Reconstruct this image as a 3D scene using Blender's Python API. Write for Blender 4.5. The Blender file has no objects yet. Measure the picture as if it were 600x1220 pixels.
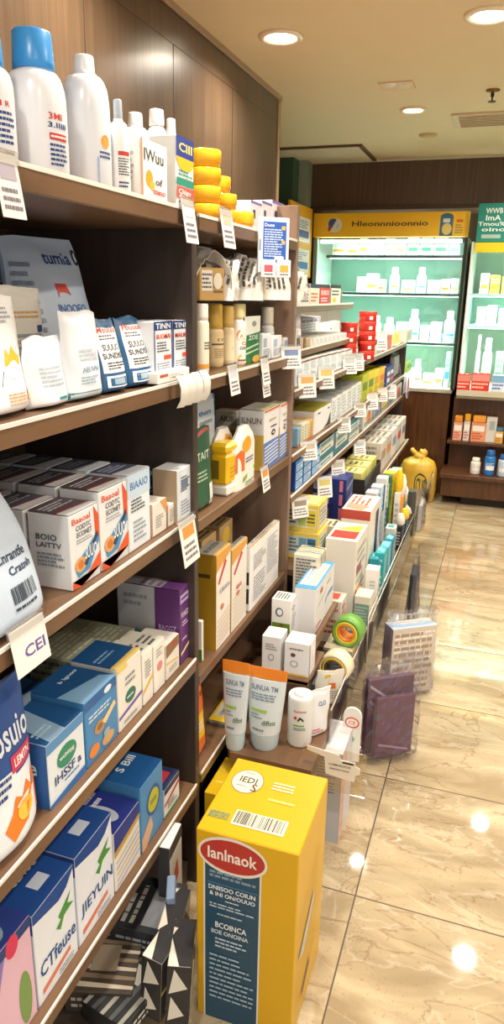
import bpy, math, random
from mathutils import Vector, Matrix
RND = random.Random(7)
C = bpy.context.scene.collection
SC = bpy.context.scene
# ------------------------------------------------------------------ camera
FOC = 853.98; EYE = 1.6
CF = Vector((-.30725589, .90539131, -.29301946))
CR = Vector((.94504635, .32645471, .01774013))
CU = Vector((-.11171934, .27146621, .95594188))
def proj(X, Y, Z):
    d = Vector((X, Y, Z-EYE)); z = CF.dot(d)
    return 300+FOC*CR.dot(d)/z, 610-FOC*CU.dot(d)/z
def ray(px, py): return CF+CR*((px-300)/FOC)-CU*((py-610)/FOC)
def onX(px, py, X): d = ray(px, py); return d*(X/d.x)+Vector((0, 0, EYE))
def onY(px, py, Y): d = ray(px, py); return d*(Y/d.y)+Vector((0, 0, EYE))
def onZ(px, py, Z): d = ray(px, py); return d*((Z-EYE)/d.z)+Vector((0, 0, EYE))
def Ycol(px, X, Z):
    lo, hi = .25, 14
    for _ in range(40):
        m = (lo+hi)/2
        if proj(X, m, Z)[0] < px: lo = m
        else: hi = m
    return lo
def Xcol(px, Y, Z):
    lo, hi = -5, 3
    for _ in range(40):
        m = (lo+hi)/2
        if proj(m, Y, Z)[0] < px: lo = m
        else: hi = m
    return lo
def Zrow(py, X, Y):
    lo, hi = -.5, 3.5
    for _ in range(40):
        m = (lo+hi)/2
        if proj(X, Y, m)[1] > py: lo = m
        else: hi = m
    return lo
# ------------------------------------------------------------------ materials
def lin(h):
    def f(c): c /= 255; return c/12.92 if c <= .04045 else ((c+.055)/1.055)**2.4
    return tuple(f(int(h[i:i+2], 16)) for i in (0, 2, 4))
_m = {}
def newmat(name):
    m = bpy.data.materials.new(name); m.use_nodes = True
    nt = m.node_tree; b = nt.nodes['Principled BSDF']
    return m, nt, b
def M(hexc, rough=.42, metal=0, var=.05):
    k = (hexc, rough, metal)
    if k in _m: return _m[k]
    m, nt, b = newmat('print_'+hexc)
    n = nt.nodes.new('ShaderNodeTexNoise'); n.inputs['Scale'].default_value = 9
    tc = nt.nodes.new('ShaderNodeTexCoord'); nt.links.new(tc.outputs['Object'], n.inputs['Vector'])
    mx = nt.nodes.new('ShaderNodeMix'); mx.data_type = 'RGBA'
    c = lin(hexc)
    mx.inputs['A'].default_value = tuple(max(0, x*(1-var)) for x in c)+(1,)
    mx.inputs['B'].default_value = tuple(min(1, x*(1+var)) for x in c)+(1,)
    nt.links.new(n.outputs['Fac'], mx.inputs['Factor'])
    nt.links.new(mx.outputs['Result'], b.inputs['Base Color'])
    b.inputs['Roughness'].default_value = rough; b.inputs['Metallic'].default_value = metal
    _m[k] = m
    return m
def clear(name, tint='ffffff', fac=.14, rough=.06, fm_=.6):
    m, nt, b = newmat(name)
    out = nt.nodes['Material Output']; t = nt.nodes.new('ShaderNodeBsdfTransparent')
    t.inputs['Color'].default_value = lin(tint)+(1,)
    g = nt.nodes.new('ShaderNodeBsdfGlossy'); g.inputs['Roughness'].default_value = rough
    lw = nt.nodes.new('ShaderNodeLayerWeight'); lw.inputs['Blend'].default_value = .25
    mp = nt.nodes.new('ShaderNodeMath'); mp.operation = 'MULTIPLY_ADD'
    mp.inputs[1].default_value = fm_; mp.inputs[2].default_value = fac
    nt.links.new(lw.outputs['Fresnel'], mp.inputs[0])
    mx = nt.nodes.new('ShaderNodeMixShader')
    nt.links.new(mp.outputs[0], mx.inputs[0]); nt.links.new(t.outputs[0], mx.inputs[1]); nt.links.new(g.outputs[0], mx.inputs[2])
    nt.links.new(mx.outputs[0], out.inputs['Surface'])
    return m
def emit(name, hexc, s):
    m, nt, b = newmat(name)
    b.inputs['Base Color'].default_value = lin(hexc)+(1,)
    b.inputs['Emission Color'].default_value = lin(hexc)+(1,); b.inputs['Emission Strength'].default_value = s
    return m
def wood(name, a, c, rough, sc=(3, 3, .25), metal=0):
    m, nt, b = newmat(name)
    tc = nt.nodes.new('ShaderNodeTexCoord'); mp = nt.nodes.new('ShaderNodeMapping'); mp.inputs['Scale'].default_value = sc
    n = nt.nodes.new('ShaderNodeTexNoise'); n.inputs['Scale'].default_value = 14; n.inputs['Detail'].default_value = 6
    r = nt.nodes.new('ShaderNodeValToRGB')
    r.color_ramp.elements[0].position = .32; r.color_ramp.elements[0].color = lin(a)+(1,)
    r.color_ramp.elements[1].position = .72; r.color_ramp.elements[1].color = lin(c)+(1,)
    nt.links.new(tc.outputs['Object'], mp.inputs[0]); nt.links.new(mp.outputs[0], n.inputs['Vector'])
    nt.links.new(n.outputs['Fac'], r.inputs[0]); nt.links.new(r.outputs[0], b.inputs['Base Color'])
    b.inputs['Roughness'].default_value = rough; b.inputs['Metallic'].default_value = metal
    return m
WALLW = wood('brown_wall_laminate', '4b3a2c', '5f4b39', .3, (4, 4, .15))
LIP = wood('brown_shelf_board', '644a36', '7f6148', .36, (1, .2, 1))
DARK = wood('dark_side_laminate', '3a302b', '493d36', .42, (2, 2, .3))
BACKP = wood('mauve_back_laminate', '7c6353', '917866', .4, (2, 2, .3))
BASEW = wood('far_cabinet_laminate', '4a2c17', '633d22', .3, (3, 3, .3))
CEIL = M('e6d2aa', .8, 0, .02)
CLEAR = clear('clear_acrylic'); FILM = clear('clear_film', 'f8f8fb', .10, .16, .45)
GLASS = clear('cooler_glass', 'eefaf6', .05, .03)
METAL = M('b9b6ae', .3, .8); DMETAL = M('2e2723', .35, .5)
# ------------------------------------------------------------------ mesh builder
_gl = {}
def glyphs(s):
    if s in _gl: return _gl[s]
    cu = bpy.data.curves.new('t', 'FONT'); cu.body = s; cu.resolution_u = 2; cu.offset = .018
    o = bpy.data.objects.new('t', cu); C.objects.link(o)
    dg = bpy.context.evaluated_depsgraph_get(); me = o.evaluated_get(dg).to_mesh()
    vs = [(v.co.x, v.co.y) for v in me.vertices]; fs = [tuple(p.vertices) for p in me.polygons]
    o.evaluated_get(dg).to_mesh_clear(); bpy.data.objects.remove(o); bpy.data.curves.remove(cu)
    if not vs: vs = [(0, 0), (1, 1)]
    x0 = min(v[0] for v in vs); x1 = max(v[0] for v in vs); y0 = min(v[1] for v in vs); y1 = max(v[1] for v in vs)
    _gl[s] = ([((x-x0)/(x1-x0 or 1), (y-y0)/(y1-y0 or 1)) for x, y in vs], fs)
    return _gl[s]
class MB:
    def __init__(s): s.v = []; s.f = []; s.m = []; s.sm = []; s.mats = []; s.layer = 0
    def mi(s, mat):
        if isinstance(mat, str): mat = M(mat)
        if mat not in s.mats: s.mats.append(mat)
        return s.mats.index(mat)
    def add(s, vs, fs, mat, smooth=False):
        b = len(s.v); s.v += [tuple(p) for p in vs]; k = s.mi(mat)
        for f in fs: s.f.append(tuple(b+i for i in f)); s.m.append(k); s.sm.append(smooth)
    def off(s): s.layer += 1; return .0004+.00012*s.layer
    def poly(s, surf, uv, mat, off=None):
        off = s.off() if off is None else off
        ps = []
        for u, v in uv: p, n = surf(u, v); ps.append(p+n*off)
        s.add(ps, [tuple(range(len(ps)))], mat)
    def rect(s, surf, u0, v0, u1, v1, mat, nu=1, nv=1, off=None):
        off = s.off() if off is None else off
        if getattr(surf, 'curved', 0): nu = max(nu, int(abs(u1-u0)*14)+1); nv = max(nv, int(abs(v1-v0)*14)+1)
        vs = []
        for j in range(nv+1):
            for i in range(nu+1):
                p, n = surf(u0+(u1-u0)*i/nu, v0+(v1-v0)*j/nv); vs.append(p+n*off)
        s.add(vs, [(j*(nu+1)+i, j*(nu+1)+i+1, (j+1)*(nu+1)+i+1, (j+1)*(nu+1)+i) for j in range(nv) for i in range(nu)], mat)
    def text(s, surf, t, u0, v0, u1, v1, mat):
        vs, fs = glyphs(t); off = s.off(); o = []
        for x, y in vs: p, n = surf(u0+(u1-u0)*x, v0+(v1-v0)*y); o.append(p+n*off)
        s.add(o, fs, mat)
    def lines(s, surf, u0, v0, u1, v1, n, mat, fill=.5):
        off = s.off(); R = random.Random(int((u0*31+v0*57+u1*91+v1*13+n)*1000)); vs = []; fs = []
        for k in range(n):
            vb = v1-(v1-v0)*(k+.75)/n; vt = vb+(v1-v0)/n*fill; u = u0; end = u1-(u1-u0)*R.choice((0, .05, .3, .1))
            while u < end:
                w = (u1-u0)*R.uniform(.06, .24); ue = min(end, u+w)
                b = len(vs)
                for a, c in ((u, vb), (ue, vb), (ue, vt), (u, vt)): p, nn = surf(a, c); vs.append(p+nn*off)
                fs.append((b, b+1, b+2, b+3)); u = ue+(u1-u0)*.03
        s.add(vs, fs, mat)
    def bars(s, surf, u0, v0, u1, v1, n, mat):
        R = random.Random(5); off = s.off(); vs = []; fs = []; w = (u1-u0)/n
        for k in range(n):
            a = u0+w*k; e = a+w*R.choice((.3, .5, .75)); b = len(vs)
            for x, y in ((a, v0), (e, v0), (e, v1), (a, v1)): p, nn = surf(x, y); vs.append(p+nn*off)
            fs.append((b, b+1, b+2, b+3))
        s.add(vs, fs, mat)
    def ell(s, surf, cu, cv, ru, rv, mat, a0=0, a1=2*math.pi, n=20):
        s.poly(surf, [(cu+ru*math.cos(a0+(a1-a0)*i/n), cv+rv*math.sin(a0+(a1-a0)*i/n)) for i in range(n+(0 if a1-a0 > 6.28 else 1))], mat)
    def rbox(s, x0, y0, z0, x1, y1, z1, mat, r=.0015, fm=None):
        fm = fm or {}
        r = min(r, (x1-x0)*.4, (y1-y0)*.4, (z1-z0)*.4)
        lo = (x0, y0, z0); hi = (x1, y1, z1); vs = []; ix = {}
        for cx in (0, 1):
            for cy in (0, 1):
                for cz in (0, 1):
                    c = (cx, cy, cz)
                    for a in range(3):
                        p = []
                        for k in range(3):
                            e = hi[k] if c[k] else lo[k]
                            p.append(e if k == a else e+(-r if c[k] else r))
                        ix[(c, a)] = len(vs); vs.append(tuple(p))
        s_ = {}
        names = {(0, 1): '+X', (0, 0): '-X', (1, 1): '+Y', (1, 0): '-Y', (2, 1): '+Z', (2, 0): '-Z'}
        def emitf(idx, m):
            ps = [Vector(vs[i]) for i in idx]; n = (ps[1]-ps[0]).cross(ps[2]-ps[0]); cen = sum(ps, Vector())/len(ps)
            ctr = Vector(((x0+x1)/2, (y0+y1)/2, (z0+z1)/2))
            if n.dot(cen-ctr) < 0: idx = idx[::-1]
            s_.setdefault(m, []).append(tuple(idx))
        for a in range(3):
            b, c = [k for k in range(3) if k != a]
            for sd in (0, 1):
                q = []
                for (i, j) in ((0, 0), (1, 0), (1, 1), (0, 1)):
                    cc = [0, 0, 0]; cc[a] = sd; cc[b] = i; cc[c] = j; q.append(ix[(tuple(cc), a)])
                emitf(q, fm.get(names[(a, sd)], mat))
            for i in (0, 1):
                for j in (0, 1):
                    c0 = [0, 0, 0]; c0[b] = i; c0[c] = j; c1 = c0[:]; c0[a] = 0; c1[a] = 1
                    c0 = tuple(c0); c1 = tuple(c1)
                    emitf([ix[(c0, b)], ix[(c1, b)], ix[(c1, c)], ix[(c0, c)]], mat)
        for cx in (0, 1):
            for cy in (0, 1):
                for cz in (0, 1):
                    c = (cx, cy, cz); emitf([ix[(c, 0)], ix[(c, 1)], ix[(c, 2)]], mat)
        for m, fs in s_.items(): s.add(vs, fs, m)
        return s
    def lathe(s, prof, mat, n=28, sx=1, sy=1, c=(0, 0, 0), axis='z', closed=False):
        vs = []
        for r, z in prof:
            for i in range(n):
                a = 2*math.pi*i/n; x, y = r*math.cos(a)*sx, r*math.sin(a)*sy
                q = (x, y, z) if axis == 'z' else ((z, x, y) if axis == 'x' else (x, z, y))
                vs.append((q[0]+c[0], q[1]+c[1], q[2]+c[2]))
        k = len(prof)
        fs = [(j*n+i, j*n+(i+1) % n, ((j+1) % k)*n+(i+1) % n, ((j+1) % k)*n+i) for j in range(k if closed else k-1) for i in range(n)]
        s.add(vs, fs, mat, True)
        if not closed:
            s.add([vs[i] for i in range(n)], [tuple(range(n))[::-1]], mat)
            s.add(vs[-n:], [tuple(range(n))], mat)
        return s
    def tube(s, pts, r, mat, n=8):
        pts = [Vector(p) for p in pts]; vs = []
        for i, p in enumerate(pts):
            d = (pts[min(i+1, len(pts)-1)]-pts[max(i-1, 0)]).normalized()
            a = d.orthogonal().normalized() if i == 0 else (a-d*a.dot(d)).normalized()
            b = d.cross(a)
            for k in range(n): t = 2*math.pi*k/n; vs.append(p+a*math.cos(t)*r+b*math.sin(t)*r)
        fs = [(i*n+k, i*n+(k+1) % n, (i+1)*n+(k+1) % n, (i+1)*n+k) for i in range(len(pts)-1) for k in range(n)]
        fs += [tuple(range(n))[::-1], tuple(range((len(pts)-1)*n, len(pts)*n))]
        s.add(vs, fs, mat, True); return s
    def build(s, name, parent=None, loc=(0, 0, 0), rot=(0, 0, 0)):
        me = bpy.data.meshes.new(name); me.from_pydata(s.v, [], s.f)
        for m in s.mats: me.materials.append(m)
        me.polygons.foreach_set('material_index', s.m); me.polygons.foreach_set('use_smooth', s.sm); me.update()
        o = bpy.data.objects.new(name, me); C.objects.link(o); o.location = loc; o.rotation_euler = rot
        if parent is not None: o.parent = parent
        return o
LAB = {}
def tag(o, label, cat, group=None):
    o['label'] = label; o['category'] = cat
    if group: o['group'] = group
    LAB.setdefault(label, []).append(o.name)
    return o
def thing(name, label, cat, loc=(0, 0, 0), rot=(0, 0, 0), group=None):
    o = bpy.data.objects.new(name, None); C.objects.link(o); o.location = loc; o.rotation_euler = rot; o.empty_display_size = .05
    return tag(o, label, cat, group)
def struct(name, mb, loc=(0, 0, 0)): o = mb.build(name, None, loc); o['kind'] = 'structure'; return o
def B(x0, y0, z0, x1, y1, z1, mat, r=.002, fm=None): return MB().rbox(x0, y0, z0, x1, y1, z1, mat, r, fm)
ORD = ['first', 'second', 'third', 'fourth', 'fifth', 'sixth', 'seventh', 'eighth', 'ninth', 'tenth', 'eleventh', 'twelfth', 'thirteenth', 'fourteenth', 'fifteenth', 'sixteenth']
# faces of a local box: F looks to the aisle (+x), S to the shop entrance (-y), T up
def frames(w, d, h):
    X, Y, Z = Vector((1, 0, 0)), Vector((0, -1, 0)), Vector((0, 0, 1))
    return {'F': lambda u, v: (Vector((d/2, -w/2+u*w, v*h)), X), 'S': lambda u, v: (Vector((-d/2+u*d, -w/2, v*h)), Y),
            'T': lambda u, v: (Vector((d/2-v*d, -w/2+u*w, h)), Z), 'U': lambda u, v: (Vector((-d/2+u*d, -w/2+v*w, h)), Z)}
def deco(mb, fr, ops):
    for op in ops:
        s = fr[op[0]]; k = op[1]; a = op[2:]
        if k == 'r': mb.rect(s, *a)
        elif k == 't': mb.text(s, *a)
        elif k == 'l': mb.lines(s, *a)
        elif k == 'e': mb.ell(s, *a)
        elif k == 'b': mb.bars(s, *a)
        elif k == 'p': mb.poly(s, a[0], a[1])
def headroom(y, z):
    if y < 1.51: L = (1.762, 1.414, 1.088, .71, .333)
    elif y < 2.32: L = (1.757, 1.572, 1.405, 1.068, .645, .345)
    else: L = (1.56, 1.405, 1.285, 1.062, .915, .645)
    up = [q for q in L if q > z+.03]
    return min(up)-.037-z if up and not (y > 1.51 and z < .6) else 9
def boxmesh(w, d, h, col, ops, fm=None, r=.0018):
    mb = MB(); mb.rbox(-d/2, -w/2, 0, d/2, w/2, h, M(col), r, {k: M(v) for k, v in (fm or {}).items()})
    deco(mb, frames(w, d, h), ops); return mb
def box(name, label, cat, X, z, p0, p1, ptop, d, col, ops, fm=None, group=None, rz=0, gap=.0015, hz=None):
    """carton whose aisle face lies at depth X on a shelf at height z, between picture columns p0 and p1"""
    y0 = Ycol(p0, X, z)+gap; y1 = Ycol(p1, X, z)-gap; ym = (y0+y1)/2
    h = hz if hz else Zrow(ptop, X, ym)-z
    h = min(h, headroom(ym, z)); w = y1-y0
    o = boxmesh(w, d, h, col, ops, fm).build(name, None, (X-d/2, ym, z+.0005), (0, 0, rz))
    return tag(o, label, cat, group)
def boxm(name, label, cat, x, y, z, w, d, h, col, ops, fm=None, group=None, rz=0):
    o = boxmesh(w, d, h, col, ops, fm).build(name, None, (x, y, z+.0005), (0, 0, rz)); return tag(o, label, cat, group)
# standing pouch: wide face towards local +x
def pouchsurf(w, d, h, seed=0, pinch=.0, bow=.0):
    R = random.Random(seed); ph = [R.uniform(0, 6) for _ in range(4)]
    def half(u, v):
        q = 1-abs(2*u-1)**2.6
        t = (1-v)**.75*.9+.1 if v > .06 else .9*(v/.06)**.5+.1
        t = max(t, .03)
        if v > .93: t = .03
        wr = 1+.07*math.sin(9*u+5*v+ph[0])*math.sin(7*v+ph[1])
        return d/2*t*(q**.55)*wr+.0007
    def pos(u, v, s):
        ww = w*(1-pinch*v*v)
        y = (u-.5)*ww+.003*math.sin(11*v+ph[2])*v
        return Vector((s*half(u, v)+bow*v*v, y, v*h+(.004*math.sin(8*u+ph[3]) if v > .9 else 0)))
    def surf(u, v):
        p = pos(u, v, 1); e = .02
        a = pos(min(u+e, .99), v, 1)-pos(max(u-e, .01), v, 1); b = pos(u, min(v+e, 1), 1)-pos(u, max(v-e, 0), 1)
        n = a.cross(b); n = n.normalized() if n.length > 0 else Vector((1, 0, 0))
        return p, n
    surf.curved = 1
    return pos, surf
def pouchmesh(w, d, h, col, ops, seed=0, pinch=0, bow=0, colf=None):
    pos, surf = pouchsurf(w, d, h, seed, pinch, bow); mb = MB(); nu, nv = 18, 26
    for s in (1, -1):
        groups = {}
        vs = [pos(i/nu, j/nv, s) for j in range(nv+1) for i in range(nu+1)]
        for j in range(nv):
            for i in range(nu):
                q = (j*(nu+1)+i, j*(nu+1)+i+1, (j+1)*(nu+1)+i+1, (j+1)*(nu+1)+i)
                c = (colf((i+.5)/nu, (j+.5)/nv) if colf else None) or col
                groups.setdefault(c, []).append(q if s > 0 else q[::-1])
        for c, fs in groups.items(): mb.add(vs, fs, c if not isinstance(c, str) else M(c), True)
    for j in range(nv):
        for u in (0, 1):
            mb.add([pos(u, j/nv, 1), pos(u, (j+1)/nv, 1), pos(u, (j+1)/nv, -1), pos(u, j/nv, -1)], [(0, 1, 2, 3)], col)
    mb.add([pos(i/nu, 1, 1) for i in range(nu+1)]+[pos(i/nu, 1, -1) for i in range(nu, -1, -1)], [tuple(range(2*nu+2))], col)
    mb.add([pos(i/nu, 0, 1) for i in range(nu+1)]+[pos(i/nu, 0, -1) for i in range(nu, -1, -1)], [tuple(range(2*nu+2))[::-1]], col)
    mb.layer = 3
    deco(mb, {'F': surf}, ops)
    return mb
def pouch(name, label, cat, X, z, p0, p1, ptop, d, col, ops, seed=0, group=None, rz=0, pinch=0, bow=0, colf=None, lean=0):
    y0 = Ycol(p0, X, z); y1 = Ycol(p1, X, z); ym = (y0+y1)/2; h = min(Zrow(ptop, X, ym)-z, headroom(ym, z)-.012)
    w = y1-y0-.002; dx, dy = -math.sin(rz)*w/2, math.cos(rz)*w/2
    w *= (p1-p0)/(proj(X-d/2+dx, ym+dy, z)[0]-proj(X-d/2-dx, ym-dy, z)[0]) if rz else 1
    o = pouchmesh(w, d, h, col, ops, seed, pinch, bow, colf).build(name, None, (X-d/2, ym, z+.002), (0, lean, rz))
    return tag(o, label, cat, group)
# bottle
def cylsurf(r, h, z0, a0, a1, sx=1, sy=1):
    def s(u, v):
        a = a0+(a1-a0)*u; n = Vector((math.cos(a), math.sin(a), 0))
        return Vector((r*math.cos(a)*sx, r*math.sin(a)*sy, z0+v*h)), n
    s.curved = 1; return s
def rib(r, z0, z1, taper=.93, n=3):
    return [(r*.9, z0), (r, z0+.001), (r, z0+(z1-z0)*.2), (r*taper, z1-.003), (r*taper*.94, z1-.0008), (r*taper*.8, z1)]
def bottle(name, label, x, y, z, r, hb, neck, rc, hc, col, capcol, ops, lab=None, sx=1, sy=1, shoulder=.22, group=None, cat='bottle', a=(-2.2, .6), taper=.93):
    t = thing(name, label, cat, (x, y, z+.0005), (0, 0, 0), group)
    hs = hb*shoulder; body = MB(); pr = [(r*.86, 0), (r*.96, .003), (r, .01)]
    pr += [(r, hb-hs)]+[(neck+(r-neck)*math.cos(q*math.pi/2/6)**.8, hb-hs+hs*math.sin(q*math.pi/2/6)) for q in range(1, 7)]
    pr += [(neck, hb+hc*.12)]
    body.lathe(pr, M(col, .25) if isinstance(col, str) else col, 32, sx, sy); body.build('body', t)
    cap = MB(); cap.lathe(rib(rc, hb+.002, hb+hc, taper), M(capcol, .3) if isinstance(capcol, str) else capcol, 28); cap.build('cap', t)
    if ops:
        lb = MB(); s = cylsurf(r*1.002, hb-hs-.014, .01, a[0], a[1], sx, sy)
        if lab: lb.rect(s, 0, .04, 1, .96, M(lab))
        deco(lb, {'F': s}, ops); lb.build('printed_label', t)
    return t
# ------------------------------------------------------------------ room
CZ = 2.596; FY = 6.05; WX = -1.276
def floor_mat():
    m, nt, b = newmat('polished_beige_tiles'); L = nt.links.new
    tc = nt.nodes.new('ShaderNodeTexCoord'); sp = nt.nodes.new('ShaderNodeSeparateXYZ'); L(tc.outputs['Object'], sp.inputs[0])
    def mt(op, a, b_=None, c=None):
        n = nt.nodes.new('ShaderNodeMath'); n.operation = op
        for i, v in enumerate((a, b_, c)):
            if v is None: continue
            if isinstance(v, (int, float)): n.inputs[i].default_value = v
            else: L(v, n.inputs[i])
        return n.outputs[0]
    def grid(o, off, size):
        t = mt('DIVIDE', mt('ADD', o, off), size); f = mt('FRACT', t)
        return mt('MULTIPLY', mt('MINIMUM', f, mt('SUBTRACT', 1, f)), size), mt('FLOOR', t)
    gx, ix = grid(sp.outputs[0], .222+5.4*2, 1.08); gy, iy = grid(sp.outputs[1], -1.61+5.4, .54)
    g = mt('LESS_THAN', mt('MINIMUM', gx, gy), .0022)
    def noise(scale, mp, det=6, dist=0):
        q = nt.nodes.new('ShaderNodeMapping'); q.inputs['Scale'].default_value = mp[0]; q.inputs['Rotation'].default_value = (0, 0, mp[1])
        cb = nt.nodes.new('ShaderNodeCombineXYZ'); L(mt('MULTIPLY_ADD', iy, 3.7, sp.outputs[0]), cb.inputs[0]); L(mt('MULTIPLY_ADD', ix, 2.3, sp.outputs[1]), cb.inputs[1])
        L(cb.outputs[0], q.inputs[0]); n = nt.nodes.new('ShaderNodeTexNoise'); n.inputs['Scale'].default_value = scale
        n.inputs['Detail'].default_value = det; n.inputs['Distortion'].default_value = dist; L(q.outputs[0], n.inputs['Vector']); return n.outputs['Fac']
    def mix(f, a, b_):
        x = nt.nodes.new('ShaderNodeMix'); x.data_type = 'RGBA'; L(f, x.inputs['Factor'])
        for k, v in (('A', a), ('B', b_)):
            if isinstance(v, str): x.inputs[k].default_value = lin(v)+(1,)
            else: L(v, x.inputs[k])
        return x.outputs['Result']
    def ramp(f, p0, p1):
        r = nt.nodes.new('ShaderNodeMapRange'); L(f, r.inputs[0]); r.inputs[1].default_value = p0; r.inputs[2].default_value = p1; return r.outputs[0]
    base = mix(ramp(noise(2.2, ((1, 3.2, 1), .5), 5, 1.2), .35, .65), '9c8c70', 'c2b294')
    vn = noise(1.6, ((1, 2.4, 1), .62), 7, 1.6); v = mt('SUBTRACT', 1, ramp(mt('ABSOLUTE', mt('SUBTRACT', vn, .5)), .0, .012))
    base = mix(mt('MULTIPLY', v, .55), base, '7d6448')
    vn2 = noise(2.6, ((1, 2, 1), .3), 7, 1.1); v2 = mt('SUBTRACT', 1, ramp(mt('ABSOLUTE', mt('SUBTRACT', vn2, .47)), .0, .02))
    base = mix(mt('MULTIPLY', v2, .35), base, 'd0c8b8')
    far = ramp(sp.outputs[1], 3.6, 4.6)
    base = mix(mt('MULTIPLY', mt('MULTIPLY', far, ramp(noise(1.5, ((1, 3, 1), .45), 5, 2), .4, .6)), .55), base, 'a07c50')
    near = mt('MULTIPLY', ramp(noise(3.0, ((1, 1, 1), 0), 4), .5, .62), mt('SUBTRACT', 1, ramp(sp.outputs[0], -.3, .05)))
    speck = mt('MULTIPLY', ramp(noise(150, ((1, 1, 1), 0), 2), .5, .62), near)
    base = mix(mt('MULTIPLY', speck, .7), base, '6b6357')
    sp2 = ramp(noise(95, ((1, 1, 1), 0), 1), .66, .72); base = mix(mt('MULTIPLY', sp2, .45), base, '8b7450')
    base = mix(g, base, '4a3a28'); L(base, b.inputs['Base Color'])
    L(mt('MULTIPLY_ADD', g, .5, mt('MULTIPLY_ADD', ramp(noise(2, ((1, 1, 1), 0), 3), .3, .7), .03, .025)), b.inputs['Roughness'])
    b.inputs['IOR'].default_value = 1.6
    return m
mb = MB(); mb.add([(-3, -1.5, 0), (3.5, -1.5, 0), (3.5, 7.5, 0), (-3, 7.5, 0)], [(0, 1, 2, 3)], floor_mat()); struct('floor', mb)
struct('ceiling', B(-3, -1.5, CZ, 3.5, 7.5, CZ+.1, CEIL))
# upper left wall: laminate panels with fine joints, a crown strip along the ceiling
mb = MB(); mb.rbox(WX-.12, -1.5, 0, WX, 4.1, CZ, WALLW, .001)
struct('wall_left', mb)
mb = MB()
for y in (.9, 1.53, 2.14, 2.76, 3.38): mb.rbox(WX, y-.003, 1.7, WX+.0012, y+.003, CZ-.13, M('33231a'), .0003)
mb.rbox(WX, -1.5, CZ-.13, WX+.0012, 4.1, CZ-.127, M('33231a'), .0003)
struct('trim_1', mb)
struct('trim_2', B(WX, -1.5, CZ-.022, WX+.014, 4.1, CZ, M('a58a66', .4)))
struct('trim_3', B(WX, 4.06, 1.6, WX+.006, 4.1, CZ-.022, M('a58a66', .4)))
struct('wall_recess', B(-2.4, 4.1, 0, -2.3, 7.5, CZ, M('6d5038', .5)))
struct('wall_recess_side', B(-2.4, 4.0, 0, WX-.12, 4.1, CZ, WALLW))
struct('wall_pillar', B(-1.93, 5.75, 0, -1.67, 6.05, CZ, M('3d5c46', .5)))
struct('wall_pillar_trim', B(-1.67, 5.9, 0, -1.6, 6.05, CZ, M('8d9a8a', .5)))
struct('wall_far', B(-3, FY+.66, 0, 3.5, FY+.76, CZ, WALLW))
struct('wall_right', B(3.4, 2.6, 0, 3.5, 7.5, CZ, M('cbb894', .6)))
struct('wall_far_bulkhead', B(-1.6, FY, 2.262, 3.5, FY+.66, CZ, WALLW))
struct('trim_4', B(-1.6, FY-.03, 2.235, 3.5, FY+.02, 2.262, M('3f2c1c', .4)))
struct('trim_5', B(-1.6, FY-.012, CZ-.018, 3.5, FY, CZ, M('cfc3a8', .5)))
# ceiling fittings
LENS = emit('lamp_lens', 'fff1d6', 26)
for i, (x, y, r, lab) in enumerate([(-1.0, 3.2, .075, 'round recessed downlight near the wooden wall, left of the others'), (-.19, 3.18, .075, 'recessed downlight cut by the top right corner of the picture'),
        (-.632, 4.54, .06, 'small recessed downlight in the middle of the ceiling beyond the square vent'), (.2, 3.95, .07, None), (.25, 5.3, .07, None), (-.45, 1.5, .075, None), (.6, 1.7, .075, None), (-.4, 0, .075, None), (.6, .0, .075, None), (.95, 3.2, .075, None), (-1.0, 2.0, .07, None), (1.5, 1.7, .07, None), (1.6, 4.2, .07, None)]):
    if lab is None: lab = 'recessed ceiling downlight outside the picture, '+ORD[i-3]+' of the unseen extra ones'  # unseen fittings: some set from floor reflections, the rest added as fill
    t = thing('ceiling_downlight', lab, 'light', (x, y, CZ), (0, 0, 0), 'recessed downlights in the ceiling')
    a = MB(); a.lathe([(r*.8, -.0005), (r*.86, -.008), (r*1.0, -.012), (r*1.2, -.008), (r*1.24, 0)], M('f0e2c4', .4), 32, closed=True); a.build('trim_ring', t)
    a = MB(); a.lathe([(r*.79, -.0005), (r*.78, -.004), (r*.4, -.0045)], LENS, 28); a.build('lens', t)
    l = bpy.data.lights.new('downlight', 'AREA'); l.shape = 'DISK'; l.size = r*1.5; l.energy = 13; l.color = (1, .9, .76); l.spread = math.radians(150)
    lo = bpy.data.objects.new('lamp', l); C.objects.link(lo); lo.location = (0, 0, -.018); lo.parent = t

a = MB(); a.rbox(-.085, -.07, -.006, .085, .07, 0, M('dcb98a', .6), .001); a.poly(lambda u, v: (Vector((-.08+u*.16, -.065+v*.13, -.006)), Vector((0, 0, -1))), [(0, 0), (1, 0), (.45, .8)], 'c9a070')
tag(a.build('ceiling_vent', None, (-.65, 4.03, CZ)), 'small square beige vent cover between the two downlights', 'vent')
t = thing('fire_sprinkler', 'small brass fire sprinkler head hanging from the ceiling', 'sprinkler', (-.2, 4.24, CZ))
a = MB(); a.lathe([(.035, 0), (.034, -.006), (.012, -.012)], M('8a6a30', .3, .8), 20); a.build('escutcheon', t)
a = MB(); a.lathe([(.009, -.012), (.009, -.03), (.004, -.034), (.004, -.05), (.02, -.052), (.02, -.055)], M('3a2c18', .4, .6), 14); a.build('deflector', t)
t = thing('ceiling_grille', 'long rectangular air grille recessed in the ceiling at the right edge', 'vent', (-.02, 4.87, CZ))
a = MB(); a.rbox(-.42, -.17, -.012, .42, .17, 0, M('d9c4a0', .6), .003); a.build('frame', t)
a = MB()
for k in range(7): a.rbox(-.38, -.14+k*.042, -.016, .38, -.125+k*.042, -.013, M('b99f78', .6), .001)
a.build('slats', t)
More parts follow.
